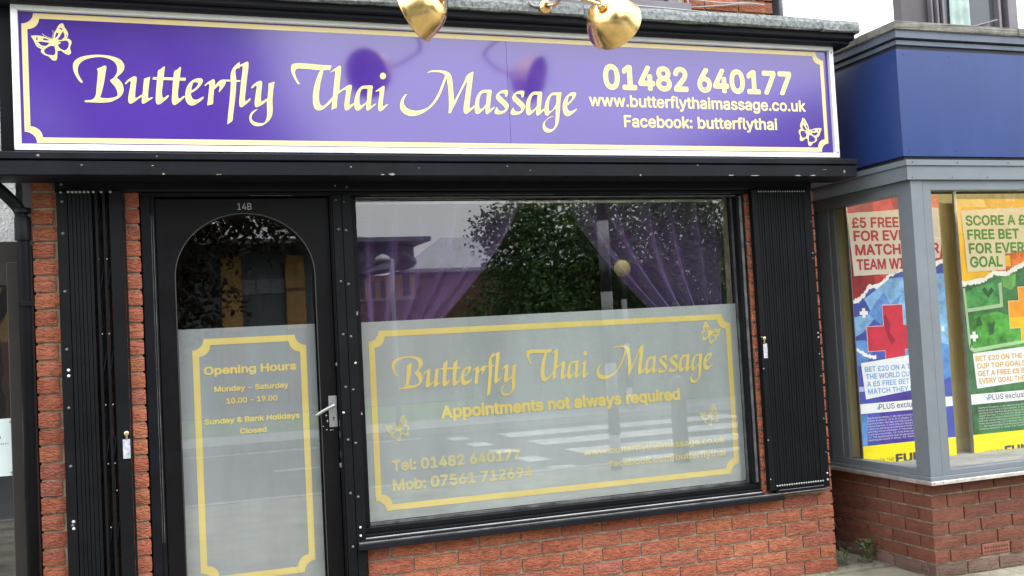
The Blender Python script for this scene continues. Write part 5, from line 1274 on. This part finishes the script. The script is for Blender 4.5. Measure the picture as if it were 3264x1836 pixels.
tree('copper_tree', 'tall dark tree reflected in the door glass', -3.3, -11.9, 2.6, [(-2.5, 0, 5.5, 2.6, 2.6), (0, -.5, 7.2, 2.9, 2.6), (2.4, 0, 5.6, 2.0, 2.2), (1.2, .4, 3.6, 2.2, 1.5), (2.2, .3, 3.0, 1.5, 1.0), (-2.2, .5, 3.3, 2.2, 1.3), (4.1, 0, 3.75, 1.2, .95), (3.4, .5, 3.9, 1.4, 1.1), (2.6, 0.2, 4.3, 1.5, 1.4), (3.3, 0, 6.3, 1.25, 1.5), (2.5, 0, 2.2, 1.3, .9), (1.6, .2, 2.0, 1.2, .9), (3.9, 0, 4.7, 1.2, .9)], .22, 80000, MB['leafbrown'], TG, .12, 2)
tree('leafy_tree', 'nearest green tree reflected in the middle of the window', 6.6, -13.8, 1.6, [(0, 0, 3.0, 1.7, 1.6), (1.9, 0, 3.3, 1.6, 1.6), (-.6, .4, 1.7, 1.5, 1.3), (1.5, .4, 1.5, 1.6, 1.3), (-1.0, 0.3, 3.5, .9, .6)], .16, 30000, MB['leafdark'], TG, .105, 3)
tree('leafy_tree', 'broad green tree reflected in the right half of the window', 10.4, -13.6, 1.8, [(0, 0, 3.9, 1.9, 1.9), (1.9, 0, 4.6, 2.0, 2.0), (-.9, .4, 1.9, 1.8, 1.5), (1.4, .4, 1.8, 2.0, 1.5)], .18, 30000, MB['leaf'], TG, .11, 4)
tree('leafy_tree', 'tall green tree reflected at the right edge of the window', 15.0, -14.2, 2.2, [(0, 0, 4.6, 2.6, 2.4), (2.4, 0, 4.8, 2.4, 2.2), (-.6, .4, 2.3, 2.2, 1.8), (2.2, .4, 2.2, 2.2, 1.8)], .2, 24000, MB['leafdark'], TG, .14, 5)
tree('poplar_tree', 'small pointed tree beyond the roofs across the road', 18.5, -48, 3.2, [(0, 0, 5.0, 1.0, 2.6)], .15, 1500, MB['leafdark'], TG, .3, 6)
tree('poplar_tree', 'small round tree beyond the roofs across the road', 21.5, -48, 3.2, [(0, 0, 5.2, 1.5, 1.9)], .15, 1500, MB['leaf'], TG, .3, 7)
hd = bmesh.new(); rn = random.Random(8)
for i in range(14000):
    c = Vector((rn.uniform(4.4, 26), rn.uniform(-13.9, -13.0), rn.uniform(-0.1, 1.95)))
    leafquad(hd, c, rn.uniform(.08, .16), .08, Vector((rn.uniform(-1, 1), rn.uniform(-1, 1), rn.uniform(-1, 1))), Vector((rn.uniform(-1, 1), rn.uniform(-.2, 1), rn.uniform(.1, 1))).normalized())
hdo = thing('hedge', 'clipped green hedge along the far pavement', 'hedge'); bmobj('foliage', hd, MB['leafdark'], hdo); box('core', 4.6, 25.8, -13.75, -13.15, -0.1, 1.8, MB['leafdark'], hdo)

wd = bmesh.new()
for i in range(16000):
    x = rn.uniform(12, 60); top = 5.2 + 1.2 * math.sin(x * .7) + .7 * math.sin(x * 1.9)
    c = Vector((x, rn.uniform(-46, -42), rn.uniform(-.1, top)))
    leafquad(wd, c, rn.uniform(.3, .55), .3, Vector((rn.uniform(-1, 1), rn.uniform(-1, 1), rn.uniform(-1, 1))), Vector((rn.uniform(-1, 1), rn.uniform(-.2, 1), rn.uniform(.1, 1))).normalized())
tag(bmobj('wood', wd, MB['leafdark']), 'far belt of trees behind the street opposite', 'woodland', kind='stuff')
lib = thing('civic_building', 'low civic building with buff brick piers and wide grey eaves across the road', 'building')
def lb(nm, x0, x1, y0, y1, z0, z1, m): return box(nm, x0, x1, y0, y1, z0, z1, MB[m], lib)
lb('wall', -8, 4.66, -25.5, -24.3, -0.1, 4.2, 'cladding')
for x0, x1 in ((-4.6, -3.9), (-2.0, -1.4), (0.95, 1.48), (2.68, 3.2), (3.9, 4.3)):
    lb('brick_pier', x0, x1, -24.29, -24.0, 1.95, 3.98, 'yellowbrick'); lb('pier_band', x0, x1, -24.295, -23.99, 3.0, 3.08, 'redbrick'); lb('pier_base', x0 - .02, x1 + .02, -24.295, -23.97, -0.1, 1.95, 'redbrick')
for x0 in (-3.8, -2.9, 1.5, 1.9, 2.3): lb('window', x0, x0 + .37, -24.299, -24.25, 2.95, 3.35, 'cladlight')
lb('eaves', -9, 6.6, -26.5, -22.9, 4.22, 4.34, 'cladding')
extr_prof = [(-22.9, 4.345), (-30.0, 5.5), (-30.0, 4.345)]
extr('roof', extr_prof, -9, 4.7, MB['roofslate'], lib)
bm = bmesh.new(); v = [bm.verts.new(p) for p in ((4.7, -22.9, 4.345), (6.6, -24.0, 4.345), (6.5, -30, 4.5), (4.7, -30.0, 5.5))]; bm.faces.new(v); bmobj('roof', bm, MB['roofslate'], lib)
lb('upper_wall', 4.66, 6.5, -26.0, -24.5, 3.6, 4.21, 'cladlight')
for k in range(4): lb('window', 4.75 + .42 * k, 5.08 + .42 * k, -24.499, -24.45, 3.75, 4.12, 'farglass')
for x in (2.25, 2.75, 1.7): 
    o_ = lathe('soffit_light', [(0, .07), (.02, .07), (.02, .001)], (x, -23.6, 4.218), (0, 0, -1), MB['orange'], lib, 12)
low = thing('low_hall', 'low brick hall with grey gabled roofs across the road', 'building')
box('wall', 4.4, 6.35, -25.0, -24.0, -0.1, 2.62, MB['redbrick'], low); box('wall', 4.4, 6.35, -25.0, -24.02, 2.64, 3.35, MB['yellowbrick'], low)
for x in (4.75, 5.05, 5.35, 5.65): box('window', x, x + .13, -24.018, -23.98, 2.7, 3.2, MB['farglass'], low)
box('window', 6.0, 6.2, -24.018, -23.98, 2.75, 3.35, MB['farglass'], low); box('string_course', 4.4, 6.4, -24.0, -23.95, 2.62, 2.68, MB['kerb'], low)
def slab(nm, pts, m, parent, th=.12):
    bm = bmesh.new(); a = [bm.verts.new(p) for p in pts]; b = [bm.verts.new((p[0], p[1], p[2] - th)) for p in pts]
    bm.faces.new(a); bm.faces.new(b[::-1])
    for i in range(len(a)): bm.faces.new((a[i], b[i], b[(i + 1) % len(a)], a[(i + 1) % len(a)]))
    bmesh.ops.recalc_face_normals(bm, faces=bm.faces[:]); return bmobj(nm, bm, m, parent)
slab('roof', [(4.3, -23.8, 3.35), (5.75, -23.8, 3.55), (6.05, -23.8, 4.05), (5.9, -26, 4.05), (4.3, -26, 3.9)], MB['roofslate'], low)
slab('roof', [(6.05, -23.8, 4.05), (6.4, -23.8, 3.75), (6.6, -26, 3.8), (6.0, -26, 4.05)], MB['roofslate'], low)
box('wall', 6.36, 14, -27.5, -26.2, -0.1, 3.6, MB['redbrick'], low)
slab('roof', [(6.4, -26.0, 3.65), (14.2, -26.0, 3.65), (14.2, -29, 4.9), (8.6, -29, 4.9)], MB['roofslate'], low)

sl_ = thing('street_lamp', 'street lamp with white domed head across the road', 'street lamp')
tube('column', [(2.9, -12.0, -0.1), (2.9, -12.0, 2.84)], [.05, .035], MB['cladlight'], sl_, 10)
lathe('lamp_head', [(0, .001), (.03, .08), (.05, .11), (.09, .13), (.10, .125), (.10, .001)], (2.75, -12.0, 2.93), (0, 0, -1), MB['white'], sl_, 20)
def beacon(label, x, y, h, r, ball):
    b_ = thing('belisha_beacon', label, 'beacon', 'striped crossing beacons')
    n = int(h / 0.36)
    for k in range(n):
        z0 = -0.02 + k * h / n
        tube('pole_band', [(x, y, z0), (x, y, z0 + h / n)], r, MB['blackpole'] if k % 2 else MB['polewhite'], b_, 14)
    if ball:
        bm = bmesh.new(); bmesh.ops.create_uvsphere(bm, u_segments=20, v_segments=14, radius=0.155); bmesh.ops.translate(bm, verts=bm.verts[:], vec=(x, y, h + .14))
        bmobj('globe', bm, MB['orange'], b_, True)
beacon('near black and white beacon pole by the crossing', 3.52, -4.80, 3.0, .062, True)
beacon('far black and white beacon pole with orange globe', 7.2, -12.0, 2.42, .055, True)
bo = thing('bollard', 'dark round bollard on the near pavement by the crossing', 'bollard')
lathe('post', [(0, .085), (.85, .085), (.90, .07), (.93, .03), (.935, .001)], (4.32, -4.85, -.01), (0, 0, 1), MB['blackpole'], bo, 20)
gr_ = thing('guard_rail', 'grey guard rail along the near kerb left of the crossing', 'railing')
for x in [-6 + .9 * k for k in range(4)]: tube('rail_post', [(x - 2, -5.1, -.01), (x - 2, -5.1, 1.0)], .02, MB['pipegrey'], gr_, 8)
for z in (1.0, .15): tube('rail', [(-8, -5.1, z), (-5.3, -5.1, z)], .018, MB['pipegrey'], gr_, 8)
